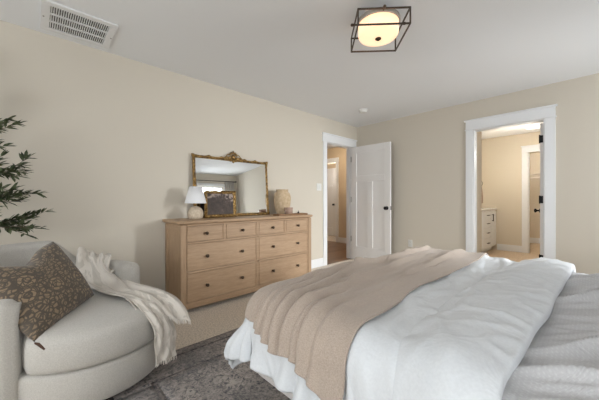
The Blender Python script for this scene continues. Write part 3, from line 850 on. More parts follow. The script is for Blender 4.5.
# ------------------------------------------------------------------ vase
VP = (-2.925, 2.435)
vs = thing('stoneware_vase', (VP[0], VP[1], TZ), 'sand coloured stoneware vase with small shoulder handles', 'vase')
bm = bmesh.new(); lathe(bm, [(0.062, 0.0), (0.070, 0.004), (0.090, 0.06), (0.108, 0.13), (0.117, 0.20), (0.114, 0.25), (0.100, 0.287), (0.084, 0.302), (0.079, 0.312), (0.083, 0.334), (0.087, 0.34), (0.079, 0.34), (0.070, 0.318), (0.09, 0.27), (0.06, 0.08)], (*VP, TZ), 40)
mesh_obj('vase_body', bm, vase_m, parent=vs, smooth=True)
for s in (-1, 1):
    bm = bmesh.new(); tube(bm, [(VP[0] + 0.0 * s, VP[1] + s * (0.092 + 0.036 * math.sin(t * PI / 8)), TZ + 0.302 - 0.06 * t / 8) for t in range(9)], 0.007, 8); mesh_obj('handle', bm, vase_m, parent=vs, smooth=True)

# tray, votive and snuffer
ty0, ty1, tx0, tx1 = 2.17, 2.66, -2.79, -2.665
tr = mesh_obj('wooden_tray', B((tx0, tx1, ty0, ty1, TZ, TZ + 0.014), (tx0, tx0 + 0.01, ty0, ty1, TZ + 0.014, TZ + 0.024), (tx1 - 0.01, tx1, ty0, ty1, TZ + 0.014, TZ + 0.024), (tx0 + 0.01, tx1 - 0.01, ty0, ty0 + 0.01, TZ + 0.014, TZ + 0.024), (tx0 + 0.01, tx1 - 0.01, ty1 - 0.01, ty1, TZ + 0.014, TZ + 0.024)), tray_m, origin=((tx0 + tx1) / 2, (ty0 + ty1) / 2, TZ), bevel=0.002)
tag(tr, 'low narrow brown wooden tray on the dresser in front of vase', 'tray')
cx, cy = -2.728, 2.375; z0 = TZ + 0.0145
cj = thing('candle_jar', (cx, cy, z0), 'small rosy glass candle jar on the wooden tray', 'candle')
bm = bmesh.new(); lathe(bm, [(0.046, 0), (0.054, 0.004), (0.056, 0.088), (0.052, 0.088), (0.050, 0.010)], (cx, cy, z0), 28); mesh_obj('jar', bm, candle_glass_m, parent=cj, smooth=True)
bm = bmesh.new(); lathe(bm, [(0.049, 0.011), (0.049, 0.062), (0.01, 0.06)], (cx, cy, z0), 24); mesh_obj('wax', bm, wax_m, parent=cj)
cx, cy = -2.725, 2.545
sn = thing('small_bottle', (cx, cy, z0), 'tiny dark bottle on the tray, right of the candle', 'bottle')
bm = bmesh.new(); lathe(bm, [(0.012, 0), (0.013, 0.003), (0.013, 0.022), (0.005, 0.028), (0.005, 0.036)], (cx, cy, z0), 16); mesh_obj('bottle_body', bm, black_m, parent=sn, smooth=True)
bm = bmesh.new(); lathe(bm, [(0.006, 0.036), (0.006, 0.044)], (cx, cy, z0), 12); mesh_obj('cap', bm, steel_m, parent=sn)

# ------------------------------------------------------------------ swivel barrel chair
CC = Vector((-2.32, 0.07, 0)); CF = math.radians(40.6)
ch = thing('swivel_chair', (CC.x, CC.y, 0), 'cream round swivel armchair with thick seat cushion beside the rug', 'armchair')


def pol(r, phi, z): return Vector((CC.x + r * math.cos(CF + phi), CC.y + r * math.sin(CF + phi), z))


def rfront(phi):
    c = math.cos(phi); s = math.sin(phi); q = 0.395 ** 2 - (0.29 * s) ** 2
    return 0.29 * c + math.sqrt(max(q, 0.0))


def rout(phi):
    a = abs((phi + PI) % (2 * PI) - PI)
    f = rfront(a) if a < 1.3 else 0
    w = min(1, max(0, (a - 0.85) / 0.25)); w = w * w * (3 - 2 * w)
    return f * (1 - w) + 0.505 * w if a < 1.3 else 0.505


NS = 144
bm = bmesh.new()
rings = [[bm.verts.new(pol(rout(2 * PI * i / NS) * k, 2 * PI * i / NS, z)) for i in range(NS)] for k, z in ((0.93, 0.058), (0.965, 0.060), (0.985, 0.075), (0.992, 0.15), (0.995, 0.225), (0.985, 0.243), (0.96, 0.25), (0.5, 0.252))]
for a, b in zip(rings, rings[1:]):
    for i in range(NS): bm.faces.new((a[i], a[(i + 1) % NS], b[(i + 1) % NS], b[i]))
bm.faces.new(rings[0]); bm.faces.new(rings[-1])
mesh_obj('chair_body', bm, boucle_m, parent=ch, smooth=True)


def sstep(a, b, x):
    x = min(1, max(0, (x - a) / (b - a))); return x * x * (3 - 2 * x)


bm = bmesh.new()
A0 = math.radians(54); NA = 110; rings = []
for i in range(NA + 1):
    phi = A0 + (2 * PI - 2 * A0 - math.radians(3.5)) * i / NA
    a = abs((phi + PI) % (2 * PI) - PI); ad = math.degrees(a)
    top = 0.61 + 0.165 * sstep(112, 140, ad)
    ro = 0.515; ri = 0.385 + 0.01 * sstep(100, 150, ad)
    e_ = min(math.degrees(phi) - 54, 302.5 - math.degrees(phi))
    if e_ < 6:    # rounded arm end
        k = max(0, e_) / 6; kk = math.sqrt(max(0, 1 - (1 - k) ** 2)); mid = (ro + ri) / 2
        ro = mid + (ro - mid) * (0.72 + 0.28 * kk); ri = mid - (mid - ri) * (0.72 + 0.28 * kk); top -= 0.02 * (1 - kk)
    sec = []
    r_ = 0.045
    sec += [(ro - 0.012, 0.06), (ro - 0.002, 0.075), (ro, 0.25), (ro + 0.004, top - 0.15), (ro + 0.002, top - r_)]
    for t in range(1, 6): th = t * PI / 12; sec.append((ro + 0.002 - r_ + r_ * math.cos(th), top - r_ + r_ * math.sin(th)))
    sec += [(ro - r_, top), ((ro + ri) / 2, top + 0.006), (ri + r_, top)]
    for t in range(1, 6): th = PI / 2 + t * PI / 12; sec.append((ri + r_ + r_ * math.cos(th), top - r_ + r_ * math.sin(th)))
    sec += [(ri, top - r_), (ri - 0.004, 0.48), (ri, 0.26), (ri + 0.02, 0.255)]
    rings.append([bm.verts.new(pol(r, phi, z)) for r, z in sec])
for a, b in zip(rings, rings[1:]):
    n = len(a)
    for i in range(n): bm.faces.new((a[i], a[(i + 1) % n], b[(i + 1) % n], b[i]))
for rg, sgn in ((rings[0], -1), (rings[-1], 1)):
    c = sum((v.co for v in rg), Vector()) / len(rg)
    phi = A0 if sgn < 0 else 2 * PI - A0 - math.radians(3.5)
    tang = Vector((-math.sin(CF + phi), math.cos(CF + phi), 0)) * sgn
    inner = []
    for v in rg:
        q = v.co.copy(); q = c + (q - c) * 0.9; q.z = c.z + (v.co.z - c.z) * 0.985; inner.append(bm.verts.new(q + tang * 0.014))
    n = len(rg)
    for i in range(n): bm.faces.new((rg[i], rg[(i + 1) % n], inner[(i + 1) % n], inner[i]))
    bm.faces.new(inner)
mesh_obj('backrest', bm, boucle_m, parent=ch, smooth=True)


def rcush(phi):
    a = abs((phi + PI) % (2 * PI) - PI)
    w = sstep(math.radians(50), math.radians(62), a)
    return (rfront(min(a, 1.2)) + 0.012) * (1 - w) + 0.378 * w


bm = bmesh.new(); rings = []
for k, z in ((-0.05, 0.256), (-0.012, 0.262), (0.0, 0.285), (0.004, 0.33), (0.002, 0.385), (-0.010, 0.415), (-0.035, 0.434), (-0.08, 0.445), (-0.17, 0.452), (-0.27, 0.456)):
    ring = []
    for i in range(NS):
        phi = 2 * PI * i / NS; r = rcush(phi) + k
        p = pol(max(r, 0.05), phi, z)
        p.z += 0.004 * noise.noise(p * 6) * (1 if z > 0.3 else 0)
        ring.append(bm.verts.new(p))
    rings.append(ring)
for a, b in zip(rings, rings[1:]):
    for i in range(NS): bm.faces.new((a[i], a[(i + 1) % NS], b[(i + 1) % NS], b[i]))
bm.faces.new(rings[0]); bm.faces.new(rings[-1])
cu = mesh_obj('seat_cushion', bm, boucle_m, parent=ch, smooth=True)
bm = bmesh.new(); lathe(bm, [(0.40, 0.012), (0.42, 0.015), (0.42, 0.035), (0.40, 0.040), (0.10, 0.042), (0.10, 0.058)], (CC.x + 0.16 * math.cos(CF), CC.y + 0.16 * math.sin(CF), 0), 48)
mesh_obj('swivel_base', bm, black_m, parent=ch)

# ------------------------------------------------------------------ block-print cushion
P1 = Vector((-2.39, 0.085, 0.815)); P2 = Vector((-2.20, 0.275, 0.475)); P3 = Vector((-1.80, 0.0, 0.412)); P4 = Vector((-1.98, -0.235, 0.735))
N = 30; nrm = (P1 - P2).cross(P3 - P2).normalized()
if nrm.x < 0: nrm = -nrm
bm = bmesh.new(); uvl = bm.loops.layers.uv.new('UVMap'); sides = []


def pil(u, v):
    """u,v in 0..1; corners P2(0,0) P3(1,0) P4(1,1) P1(0,1), edges pulled in between the corners, top edge chopped"""
    a, b = 2 * u - 1, 2 * v - 1
    s = 0.035
    a2 = a * (1 - s * (1 - b * b)); b2 = b * (1 - s * (1 - a * a))
    if b > 0: b2 -= 0.30 * math.exp(-((a - 0.05) / 0.42) ** 2) * sstep(0.0, 1.0, b)
    U, V = (a2 + 1) / 2, (b2 + 1) / 2
    return P2 * (1 - U) * (1 - V) + P3 * U * (1 - V) + P4 * U * V + P1 * (1 - U) * V


for sd in (1, -1):
    g = []
    for i in range(N + 1):
        row = []
        for j in range(N + 1):
            u, v = i / N, j / N; a, b = 2 * u - 1, 2 * v - 1
            h = (max(0, (1 - a * a)) ** 0.42) * (max(0, (1 - b * b)) ** 0.42) * 0.085
            p = pil(u, v)
            h *= 1 + 0.10 * noise.noise(Vector((u * 4, v * 4, sd * 2.0)))
            row.append((p + nrm * sd * h, (u, v)))
        g.append(row)
    sides.append(g)
vmap = []
for k, g in enumerate(sides):
    vm = [[None] * (N + 1) for _ in range(N + 1)]
    for i in range(N + 1):
        for j in range(N + 1):
            edge = i in (0, N) or j in (0, N)
            vm[i][j] = vmap[0][i][j] if (k == 1 and edge) else bm.verts.new(g[i][j][0])
    vmap.append(vm)
    for i in range(N):
        for j in range(N):
            f = bm.faces.new((vm[i][j], vm[i + 1][j], vm[i + 1][j + 1], vm[i][j + 1]))
            for lp, (ii, jj) in zip(f.loops, ((i, j), (i + 1, j), (i + 1, j + 1), (i, j + 1))): lp[uvl].uv = (ii / N, jj / N)
cp = thing('throw_pillow', ((P2 + P3) / 2), 'dark brown cushion with tan floral block print on the armchair', 'cushion')
mesh_obj('pillow_body', bm, print_m, parent=cp, smooth=True)
bm = bmesh.new()
tube(bm, [P3 + Vector((0, 0, 0.0)), P3 + Vector((0.012, 0.012, -0.004)), P3 + Vector((0.035, 0.035, -0.028))], [0.004, 0.007, 0.006], 8)
mesh_obj('zip_pull', bm, leather_m, parent=cp)


# ------------------------------------------------------------------ throw over the far arm
def cr(p0, p1, p2, p3, t):
    return 0.5 * ((2 * p1) + (p2 - p0) * t + (2 * p0 - 5 * p1 + 4 * p2 - p3) * t * t + (3 * p1 - p0 - 3 * p2 + p3) * t ** 3)


def crow(pts, s):
    n = len(pts); x = s * (n - 1); i = min(int(x), n - 2); t = x - i
    g = lambda k: pts[k] if 0 <= k < n else (2 * pts[0] - pts[1] if k < 0 else 2 * pts[-1] - pts[-2])
    return cr(g(i - 1), g(i), g(i + 1), g(i + 2), t)


def surf(rows, s, t): return crow([crow(r, s) for r in rows], t)


V3 = lambda *a: Vector(a)


def arm(r, world_deg, z): return V3(CC.x + r * math.cos(math.radians(world_deg)), CC.y + r * math.sin(math.radians(world_deg)), z)


rowsA = [
    [arm(0.555, 158, 0.42), arm(0.56, 152, 0.40), arm(0.56, 146, 0.40), arm(0.56, 141, 0.42)],
    [arm(0.530, 158, 0.64), arm(0.530, 152, 0.63), arm(0.532, 145, 0.615), arm(0.528, 139, 0.612)],
    [arm(0.45, 158, 0.70), arm(0.45, 148, 0.65), arm(0.45, 137, 0.637), arm(0.45, 126, 0.628)],
    [arm(0.355, 154, 0.60), arm(0.36, 138, 0.585), arm(0.372, 125, 0.585), arm(0.372, 114, 0.58)],
    [arm(0.30, 146, 0.478), arm(0.315, 118, 0.480), arm(0.38, 96, 0.505), arm(0.370, 103, 0.500)],
    [V3(-2.36, 0.27, 0.470), V3(-2.22, 0.37, 0.473), V3(-2.10, 0.47, 0.485), V3(-2.09, 0.565, 0.490)],
    [V3(-2.13, 0.335, 0.472), V3(-2.04, 0.42, 0.476), V3(-1.95, 0.53, 0.478), V3(-1.90, 0.66, 0.455)],
    [V3(-1.96, 0.39, 0.474), V3(-1.90, 0.46, 0.470), V3(-1.84, 0.565, 0.440), V3(-1.80, 0.69, 0.395)],
    [V3(-1.84, 0.42, 0.440), V3(-1.81, 0.49, 0.425), V3(-1.765, 0.59, 0.370), V3(-1.745, 0.70, 0.325)],
]
rowsB = [
    [V3(-1.965, 0.40, 0.468), V3(-1.93, 0.47, 0.466), V3(-1.89, 0.55, 0.455)],
    [V3(-1.835, 0.435, 0.448), V3(-1.81, 0.50, 0.438), V3(-1.80, 0.58, 0.405)],
    [V3(-1.725, 0.485, 0.345), V3(-1.735, 0.55, 0.335), V3(-1.755, 0.615, 0.305)],
    [V3(-1.725, 0.490, 0.250), V3(-1.732, 0.55, 0.240), V3(-1.747, 0.615, 0.225)],
    [V3(-1.720, 0.495, 0.160), V3(-1.725, 0.55, 0.155), V3(-1.740, 0.615, 0.155)],
]


def throw_sheet(bm, uvl, rows, nu, nv, amp, freq, u0, uw, seed):
    P = []
    for j in range(nv + 1):
        row = []
        for i in range(nu + 1):
            s, t = i / nu, j / nv
            p = surf(rows, s, t)
            du = surf(rows, min(1, s + 0.02), t) - surf(rows, max(0, s - 0.02), t)
            dv = surf(rows, s, min(1, t + 0.02)) - surf(rows, s, max(0, t - 0.02))
            n = du.cross(dv).normalized()
            if n.z < -0.2: n = -n
            if n.z < 0.25 and n.dot(Vector((0.75, 0.65, 0.3))) < 0 and t > 0.5: n = -n
            w = math.sin(s * freq * 2 * PI + 1.6 * noise.noise(Vector((s * 2, t * 2.2, seed))) * 2.4 + t * 1.5)
            w = 0.5 + 0.5 * w
            p = p + n * (amp * (w ** 1.6) + 0.010 * noise.noise(Vector((s * 5, t * 6, seed + 4))) + 0.004)
            row.append((bm.verts.new(p), (u0 + s * uw, t * len(rows) * 0.22)))
        P.append(row)
    for j in range(nv):
        for i in range(nu):
            q = (P[j][i], P[j][i + 1], P[j + 1][i + 1], P[j + 1][i])
            f = bm.faces.new([a[0] for a in q])
            for lp, a in zip(f.loops, q): lp[uvl].uv = a[1]
    return P


bm = bmesh.new(); uvl = bm.loops.layers.uv.new('UVMap')
PA = throw_sheet(bm, uvl, rowsA, 46, 90, 0.018, 3.3, 0.0, 1.0, 1.0)
PB = throw_sheet(bm, uvl, rowsB, 22, 50, 0.014, 1.7, 0.35, 0.45, 7.0)
fr1 = [(v[0].co.copy(), (v[0].co - PA[-4][i][0].co).normalized()) for i, v in enumerate(PA[-1])]
fr2 = [(v[0].co.copy(), Vector((0, 0, -1))) for v in PB[-1]]
thr = thing('throw_blanket', (-2.1, 0.5, 0.45), 'cream and grey striped fringed throw draped over chair arm and seat', 'throw')
ROOTLOC[thr.name] = Vector((-2.1, 0.5, 0.45))
o = mesh_obj('throw_cloth', bm, throw_m, parent=thr, smooth=True); so = o.modifiers.new('s', 'SOLIDIFY'); so.thickness = 0.005; so.offset = 0
rnd = random.Random(3)
for lst, lo in ((fr1, 0.035), (fr2, 0.028)):
    bm = bmesh.new()
    for (a, d), (b, d2) in zip(lst, lst[1:]):
        for k in range(2):
            p = a.lerp(b, (k + rnd.random() * 0.6) / 2)
            dd = (d + Vector((rnd.uniform(-.3, .3), rnd.uniform(-.3, .3), -0.5))).normalized()
            q = p + dd * lo * rnd.uniform(0.6, 1.0); q.z = max(q.z, 0.03)
            tube(bm, [p, (p + q) / 2 + Vector((rnd.uniform(-.003, .003), rnd.uniform(-.003, .003), 0)), q], [0.0022, 0.002, 0.001], 4)
    mesh_obj('fringe', bm, fringe_m, parent=thr)

# ------------------------------------------------------------------ bed
BX0, BX1, BY0, BY1, BZ = -1.20, 0.86, 0.80, 2.69, 0.575
BC = (BY0 + BY1) / 2
bed = thing('bed', ((BX0 + BX1) / 2, BC, 0), 'wide bed with pale upholstered frame standing on the rug', 'bed')
bm = bmesh.new()
for b in ((BX0 - 0.02, BX0 + 0.03, BY0 + 0.01, BY1 - 0.01), (BX0 + 0.03, BX1, BY0 + 0.01, BY0 + 0.06), (BX0 + 0.03, BX1, BY1 - 0.06, BY1 - 0.01)): box(bm, *b, 0.205, 0.36)
mesh_obj('side_rail', bm, rail_m, parent=bed, bevel=0.012, segs=3)
for x in (BX0 + 0.50, BX1 - 0.45):
    for y in (BY0 + 0.42, BY1 - 0.42):
        bm = bmesh.new(); lathe(bm, [(0.022, 0.0125), (0.03, 0.205)], (x, y, 0), 16); mesh_obj('leg', bm, black_m, parent=bed)


def rounded_slab(x0, x1, y0, y1, z0, z1, r, nx=24, ny=24):
    bm = bmesh.new(); box(bm, x0, x1, y0, y1, z0, z1)
    bmesh.ops.recalc_face_normals(bm, faces=bm.faces[:])
    bmesh.ops.bevel(bm, geom=bm.edges[:], offset=r, segments=5, profile=0.5, affect='EDGES')
    return bm


mat_o = mesh_obj('mattress', rounded_slab(BX0 + 0.02, BX1 - 0.02, BY0 + 0.02, BY1 - 0.02, 0.30, BZ, 0.06), mattress_m, parent=bed, smooth=True)
bm = bmesh.new(); box(bm, BX1, BX1 + 0.09, BY0 - 0.04, BY1 + 0.04, 0.0125, 1.25)
mesh_obj('headboard', bm, rail_m, parent=bed, bevel=0.03, segs=4)


def drape(X, Y, off, r=0.07, fold=None, flare=0.0):
    """point of a cloth laid over the mattress. (X, Y) are cloth coordinates: over the mattress they are plain x, y; past an edge the
    extra length rolls over the edge and hangs down. off pushes it outward; returns point, normal and the hanging length"""
    x0, y0, y1 = BX0 + r, BY0 + r, BY1 - r
    cx, cy = max(X, x0), min(max(Y, y0), y1)
    dx, dy = X - cx, Y - cy
    e_ = math.hypot(dx, dy); q = PI / 2 * r
    L = (abs(dx) ** 4 + abs(dy) ** 4) ** 0.25
    if L < 1e-6: return Vector((X, Y, BZ + off)), Vector((0, 0, 1)), 0.0
    d = Vector((dx / e_, dy / e_, 0))
    if L < q:
        th = L / r; n = d * math.sin(th) + Vector((0, 0, math.cos(th)))
        return Vector((cx, cy, BZ - r)) + n * (r + off), n, 0.0
    h = L - q
    return Vector((cx, cy, BZ - r - h)) + d * (r + off + flare * h), d, h


def perim(X, Y, r=0.07):
    """distance travelled round the mattress edge, so that hanging folds run straight down"""
    x0, y0, y1 = BX0 + r, BY0 + r, BY1 - r
    cx, cy = max(X, x0), min(max(Y, y0), y1)
    a = math.atan2(Y - cy, X - cx) if (X < x0 or Y < y0 or Y > y1) else 0
    return cx * 1.0 - cy * 1.0 + a * 0.55


def nz(x, y, z=0.0): return noise.noise(Vector((x, y, z)))


def ridged(v): return 1 - abs(noise.noise(v)) * 2


def pleat(t):
    """soft asymmetric pleat: slow rise, quick tuck"""
    t = t - math.floor(t)
    return sstep(0, 0.72, t) * (1 - sstep(0.80, 1.0, t))


def cloth(name, us, vs, fn, mat, parent=None, origin=None, th=0.01):
    bm = bmesh.new()
    vv = [[bm.verts.new(fn(u, v)) for v in vs] for u in us]
    for i in range(len(us) - 1):
        for j in range(len(vs) - 1): bm.faces.new((vv[i][j], vv[i + 1][j], vv[i + 1][j + 1], vv[i][j + 1]))
    o = mesh_obj(name, bm, mat, origin=origin or (0, 0, 0), parent=parent, smooth=True)
    s_ = o.modifiers.new('solid', 'SOLIDIFY'); s_.thickness = th; s_.offset = 0
    return o


def lsp(a, b, n): return [a + (b - a) * i / n for i in range(n + 1)]


# dotted sheet at the head end
def f_sheet(X, Y):
    fade = sstep(-0.18, 0.02, X)
    # creases fan out of the folded duvet toward the head
    q = Y * 1.0 - X * 0.75 + 0.10 * nz(X * 2.5, Y * 2.5, 3)
    w1 = max(0, 1 - abs(nz(q * 4.5, X * 1.3, 0.5)) * 4.6)
    w2 = max(0, 1 - abs(nz(q * 11.0 + 3, X * 2.6, 7.5)) * 3.0)
    amp = 0.6 + 0.8 * max(0, nz(X * 2.2, Y * 2.2, 9) + 0.4)
    off = 0.012 + (0.060 * w1 ** 1.3 + 0.026 * w2) * amp * (0.4 + 0.6 * fade) + 0.016 * nz(X * 2, Y * 2, 4)
    p, n, h = drape(X, Y, off)
    p += n * (0.012 * (1 + math.sin(X * 24 + 3 * nz(X * 3, 0, 1))) * sstep(0, 0.15, h))
    return p


shf = cloth('bed_sheet', lsp(-0.34, BX1 - 0.03, 120), lsp(BY0 - 0.30, BY1 + 0.30, 240), f_sheet, sheet_m, origin=(0.2, BC, BZ), th=0.004)
tag(shf, 'pale grey bed sheet with tiny white dots at the head end', 'sheet')

# white duvet: body hanging over the sides and the foot, and the part folded back near the head
dv = thing('duvet', (-0.7, BC, BZ), 'white puffy duvet covering the bed, folded back near the head', 'duvet')


def f_duvet(X, Y):
    P = perim(X, Y)
    puff = 0.016 + 0.013 * nz(X * 3.2, Y * 3.2, 1) + 0.006 * nz(X * 8, Y * 8, 2)
    cr_ = max(0, 1 - abs(nz((X + Y * 0.25) * 6.5, Y * 1.6, 5)) * 3.2)
    off = 0.020 + puff + 0.010 * cr_ + 0.006 * max(0, 1 - abs(nz(X * 10 + Y * 3, Y * 3 - X, 25)) * 4.5)
    p, n, h = drape(X, Y, off, flare=0.16)
    k = sstep(0, 0.16, h)
    w = math.sin(P * 33 + 2.6 * nz(P * 3.2, h * 2, 4) * 2.4)
    w2 = nz(P * 13, h * 5, 8)
    p += n * (0.017 * w + 0.022 * w2) * k
    cor = sstep(0.25, 0.0, abs(X - BX0) + min(abs(Y - BY0), abs(Y - BY1)) - 0.05)
    # hem tucks inward a little
    n2 = Vector((n.x, n.y, 0))
    corner = 4 * (n2.x * n2.y) ** 2
    p += n2 * (0.055 * corner) * k
    p -= n * 0.012 * sstep(0.17, 0.26, h)
    return p


def duvet_vs(): return lsp(BY0 - 0.225, BY1 + 0.225, 300)


cloth('duvet_body', lsp(BX0 - 0.30, -0.20, 150), duvet_vs(), f_duvet, duvet_m, parent=dv, th=0.022)

bm = bmesh.new(); nu, nv = 64, 240; vv = []
for j in range(nv + 1):
    Y = BY0 - 0.27 + (BY1 - BY0 + 0.54) * j / nv; ring = []
    tY = (min(max(Y, BY0), BY1) - BY0) / (BY1 - BY0)
    FX0 = -0.425 + 0.04 * tY - 0.055 * math.sin(PI * min(1, max(0, tY)) ** 0.8) + 0.012 * nz(Y * 4, 1)
    FX1 = -0.155 + 0.05 * tY + 0.012 * nz(Y * 3, 5)
    for i in range(nu):
        a = 2 * PI * i / nu
        cx_ = math.cos(a); sz_ = math.sin(a)
        k = 0.5 + 0.5 * math.copysign(abs(cx_) ** 0.72, cx_)
        xx = FX0 + (FX1 - FX0) * k
        half = 0.015 + 0.016 * sstep(0.0, 0.6, k)
        zz = math.copysign(abs(sz_) ** 0.62, sz_) * half
        off = 0.030 + 0.024 * (0.6 + 0.4 * k) + zz
        if sz_ > 0:
            off += 0.008 * nz(xx * 5, Y * 3, 1) + 0.009 * max(0, 1 - abs(nz(xx * 4 + Y * 2.5, Y * 3.4 - xx * 3, 5)) * 5) + 0.006 * max(0, 1 - abs(nz(xx * 9 - Y * 2, Y * 7, 15)) * 5) + 0.010 * math.sin(k * PI)
        p, n, h = drape(xx, Y, off, r=0.085)
        p += n * 0.014 * nz(xx * 9, h * 5, 2) * sstep(0, 0.1, h)
        ring.append(bm.verts.new(p))
    vv.append(ring)
for a, b in zip(vv, vv[1:]):
    for i in range(nu): bm.faces.new((a[i], a[(i + 1) % nu], b[(i + 1) % nu], b[i]))
bm.faces.new(vv[0]); bm.faces.new(vv[-1])
mesh_obj('folded_edge', bm, duvet_m, parent=dv, smooth=True)


# taupe blanket
# long folds: cloth x at the near edge, drift toward the foot per metre, height, width, from y, to y
FOLDS = [(-1.115, 0.02, 0.016, 0.020, 0.0, 0.95), (-1.065, 0.10, 0.026, 0.022, 0.0, 1.10), (-1.020, 0.14, 0.038, 0.020, 0.0, 1.75), (-0.988, 0.20, 0.022, 0.014, 0.0, 1.15), (-0.955, 0.22, 0.032, 0.020, 0.0, 1.35),
         (-0.905, 0.24, 0.024, 0.024, 0.0, 2.0), (-0.835, 0.10, 0.038, 0.022, 0.0, 1.6), (-0.800, 0.12, 0.018, 0.016, 0.0, 1.05), (-0.755, 0.20, 0.024, 0.026, 0.0, 1.25), (-0.69, 0.10, 0.010, 0.03, 0.0, 1.2),
         (-0.875, 0.06, 0.026, 0.022, 1.25, 2.3), (-0.99, 0.05, 0.022, 0.024, 1.9, 3.0), (-0.765, 0.02, 0.022, 0.026, 1.6, 3.0), (-1.09, 0.0, 0.022, 0.024, 1.5, 2.6), (-0.70, 0.03, 0.010, 0.03, 0.9, 2.3)]

KX1 = -0.615


def f_blanket(u, v):
    """u 0 at the foot hem, 1 at the edge toward the head; v 0 at the near hem, 1 at the far hem"""
    X = (BX0 - 0.10) + (KX1 - BX0 + 0.10) * u
    over0 = 0.036 + 0.030 * pleat(u * 2.6 + 0.25) * sstep(0.2, 0.4, u) + 0.085 * sstep(0.42, 1.0, u) + 0.008 * nz(u * 9, 0, 3)
    Y = (BY0 - over0) + (BY1 + 0.12 - BY0 + over0) * v
    X += 0.014 * nz(Y * 2.4, u * 2, 6) * u
    X += 0.05 * sstep(BY0 + 0.55, BY0, Y) * sstep(0.5, 1, u)
    p, n, h = drape(X, Y, 0.0)
    base = 0.020 + 0.016 + 0.013 * nz(X * 3.2, Y * 3.2, 1) + 0.006 * nz(X * 8, Y * 8, 2) + 0.027
    # pleats run along the bed's width and fall down its near side
    warp = 0.55 * nz(Y * 1.3, X * 2.0, 2) + 0.16 * nz(Y * 4, X * 4, 12)
    side = sstep(BY0 + 0.35, BY0 - 0.02, Y)
    a = 0.0
    for (xa, drift, am, w, ya, yb) in FOLDS:
        xc = xa - drift * max(0, Y - BY0) + 0.020 * nz(Y * 3.0, xa * 9, 2) + 0.012 * nz(Y * 8, xa * 9, 5)
        d = X - xc
        if abs(d) > 0.2: continue
        g = math.exp(-(d / w) ** 2) if d > 0 else math.exp(-(d / (w * 0.36)) ** 2)
        win = sstep(ya - 0.12, ya + 0.06, Y) * (1 - sstep(yb - 0.35, yb, Y))
        a += am * g * win * (1 + 0.4 * nz(Y * 3, xa * 7, 41))
    a2 = 0.005 * nz(X * 26 + 2 * warp, Y * 2.2, 33)
    a3 = 0.008 * nz(X * 9, Y * 3, 15)
    k = sstep(0, 0.12, h)
    foot = sstep(BX0 + 0.05, BX0 - 0.02, X)
    out = base + a + a2 + a3 + k * (0.020 + 0.012 * nz(perim(X, Y) * 9, h * 3, 31)) + foot * k * 0.010 * math.sin(Y * 22)
    return p + n * (out + 0.16 * h) + Vector((-0.5 * a * (1 - 0.6 * k), 0, 0))


blk = cloth('knit_blanket', lsp(0, 1, 230), lsp(0, 1, 330), f_blanket, taupe_m, origin=(-0.9, BC, BZ), th=0.008)
tag(blk, 'taupe knit blanket spread across the foot of the bed', 'blanket')

# ------------------------------------------------------------------ olive tree
TB = Vector((-2.90, -0.45, 0))
tree = thing('potted_olive_tree', TB, 'olive tree with slender dark green leaves behind the armchair', 'plant')
bm = bmesh.new(); lathe(bm, [(0.11, 0.0), (0.12, 0.005), (0.15, 0.26), (0.155, 0.28), (0.14, 0.28), (0.135, 0.25)], TB, 32); mesh_obj('pot', bm, pot_m, parent=tree, smooth=True)
bm = bmesh.new(); lathe(bm, [(0.136, 0.235), (0.136, 0.25), (0.02, 0.262)], TB, 24); mesh_obj('soil', bm, soil_m, parent=tree)
bm = bmesh.new()
tp = [TB + Vector(q) for q in ((0, 0, 0.24), (0.01, 0.0, 0.5), (-0.01, 0.02, 0.8), (0.015, 0.0, 1.1), (0.0, -0.02, 1.4), (0.01, 0, 1.7), (0.0, 0.01, 1.95))]
tube(bm, tp, [0.018, 0.016, 0.015, 0.013, 0.010, 0.008, 0.004], 10); mesh_obj('trunk', bm, bark_m, parent=tree, smooth=True)
rt = random.Random(11)
brm = bmesh.new(); lfm = bmesh.new()


def leaf(p, d, L, up):
    d = d.normalized(); s = d.cross(up)
    if s.length < 0.01: s = d.cross(Vector((1, 0, 0)))
    s.normalize(); u = s.cross(d).normalized(); w = L * 0.16
    b = [p, p + d * L * 0.3 + s * w + u * 0.002, p + d * L * 0.7 + s * w * 0.8, p + d * L - u * L * 0.08, p + d * L * 0.7 - s * w * 0.8, p + d * L * 0.3 - s * w + u * 0.002, p + d * L * 0.5 - u * L * 0.03]
    v = [lfm.verts.new(q) for q in b]
    for f in ((0, 1, 6), (1, 2, 6), (2, 3, 6), (3, 4, 6), (4, 5, 6), (5, 0, 6)): lfm.faces.new([v[k] for k in f])


def clampx(p):
    if p.x < XL + 0.03: p.x = XL + 0.03
    return p


def twig(pts, r0, dens, L=(0.05, 0.075)):
    tube(brm, pts, [r0 * (1 - 0.75 * i / (len(pts) - 1)) for i in range(len(pts))], 6)
    n = len(pts)
    for i in range(1, n):
        a, b = pts[i - 1], pts[i]; d = (b - a); m = max(1, int(d.length * dens))
        for k in range(m):
            p = a.lerp(b, (k + rt.random()) / m)
            for q in range(2):
                side = Vector((rt.uniform(-1, 1), rt.uniform(-1, 1), rt.uniform(-0.8, 1)))
                dd = (d.normalized() * rt.uniform(0.5, 1.2) + side * 0.75)
                l_ = rt.uniform(*L); 
                if (p + dd.normalized() * l_).x < XL + 0.012: dd.x = abs(dd.x)
                leaf(p, dd, l_, Vector((rt.uniform(-.5, .5), rt.uniform(-.5, .5), 1)))
    leaf(pts[-1], pts[-1] - pts[-2], 0.06, Vector((0, 0, 1)))


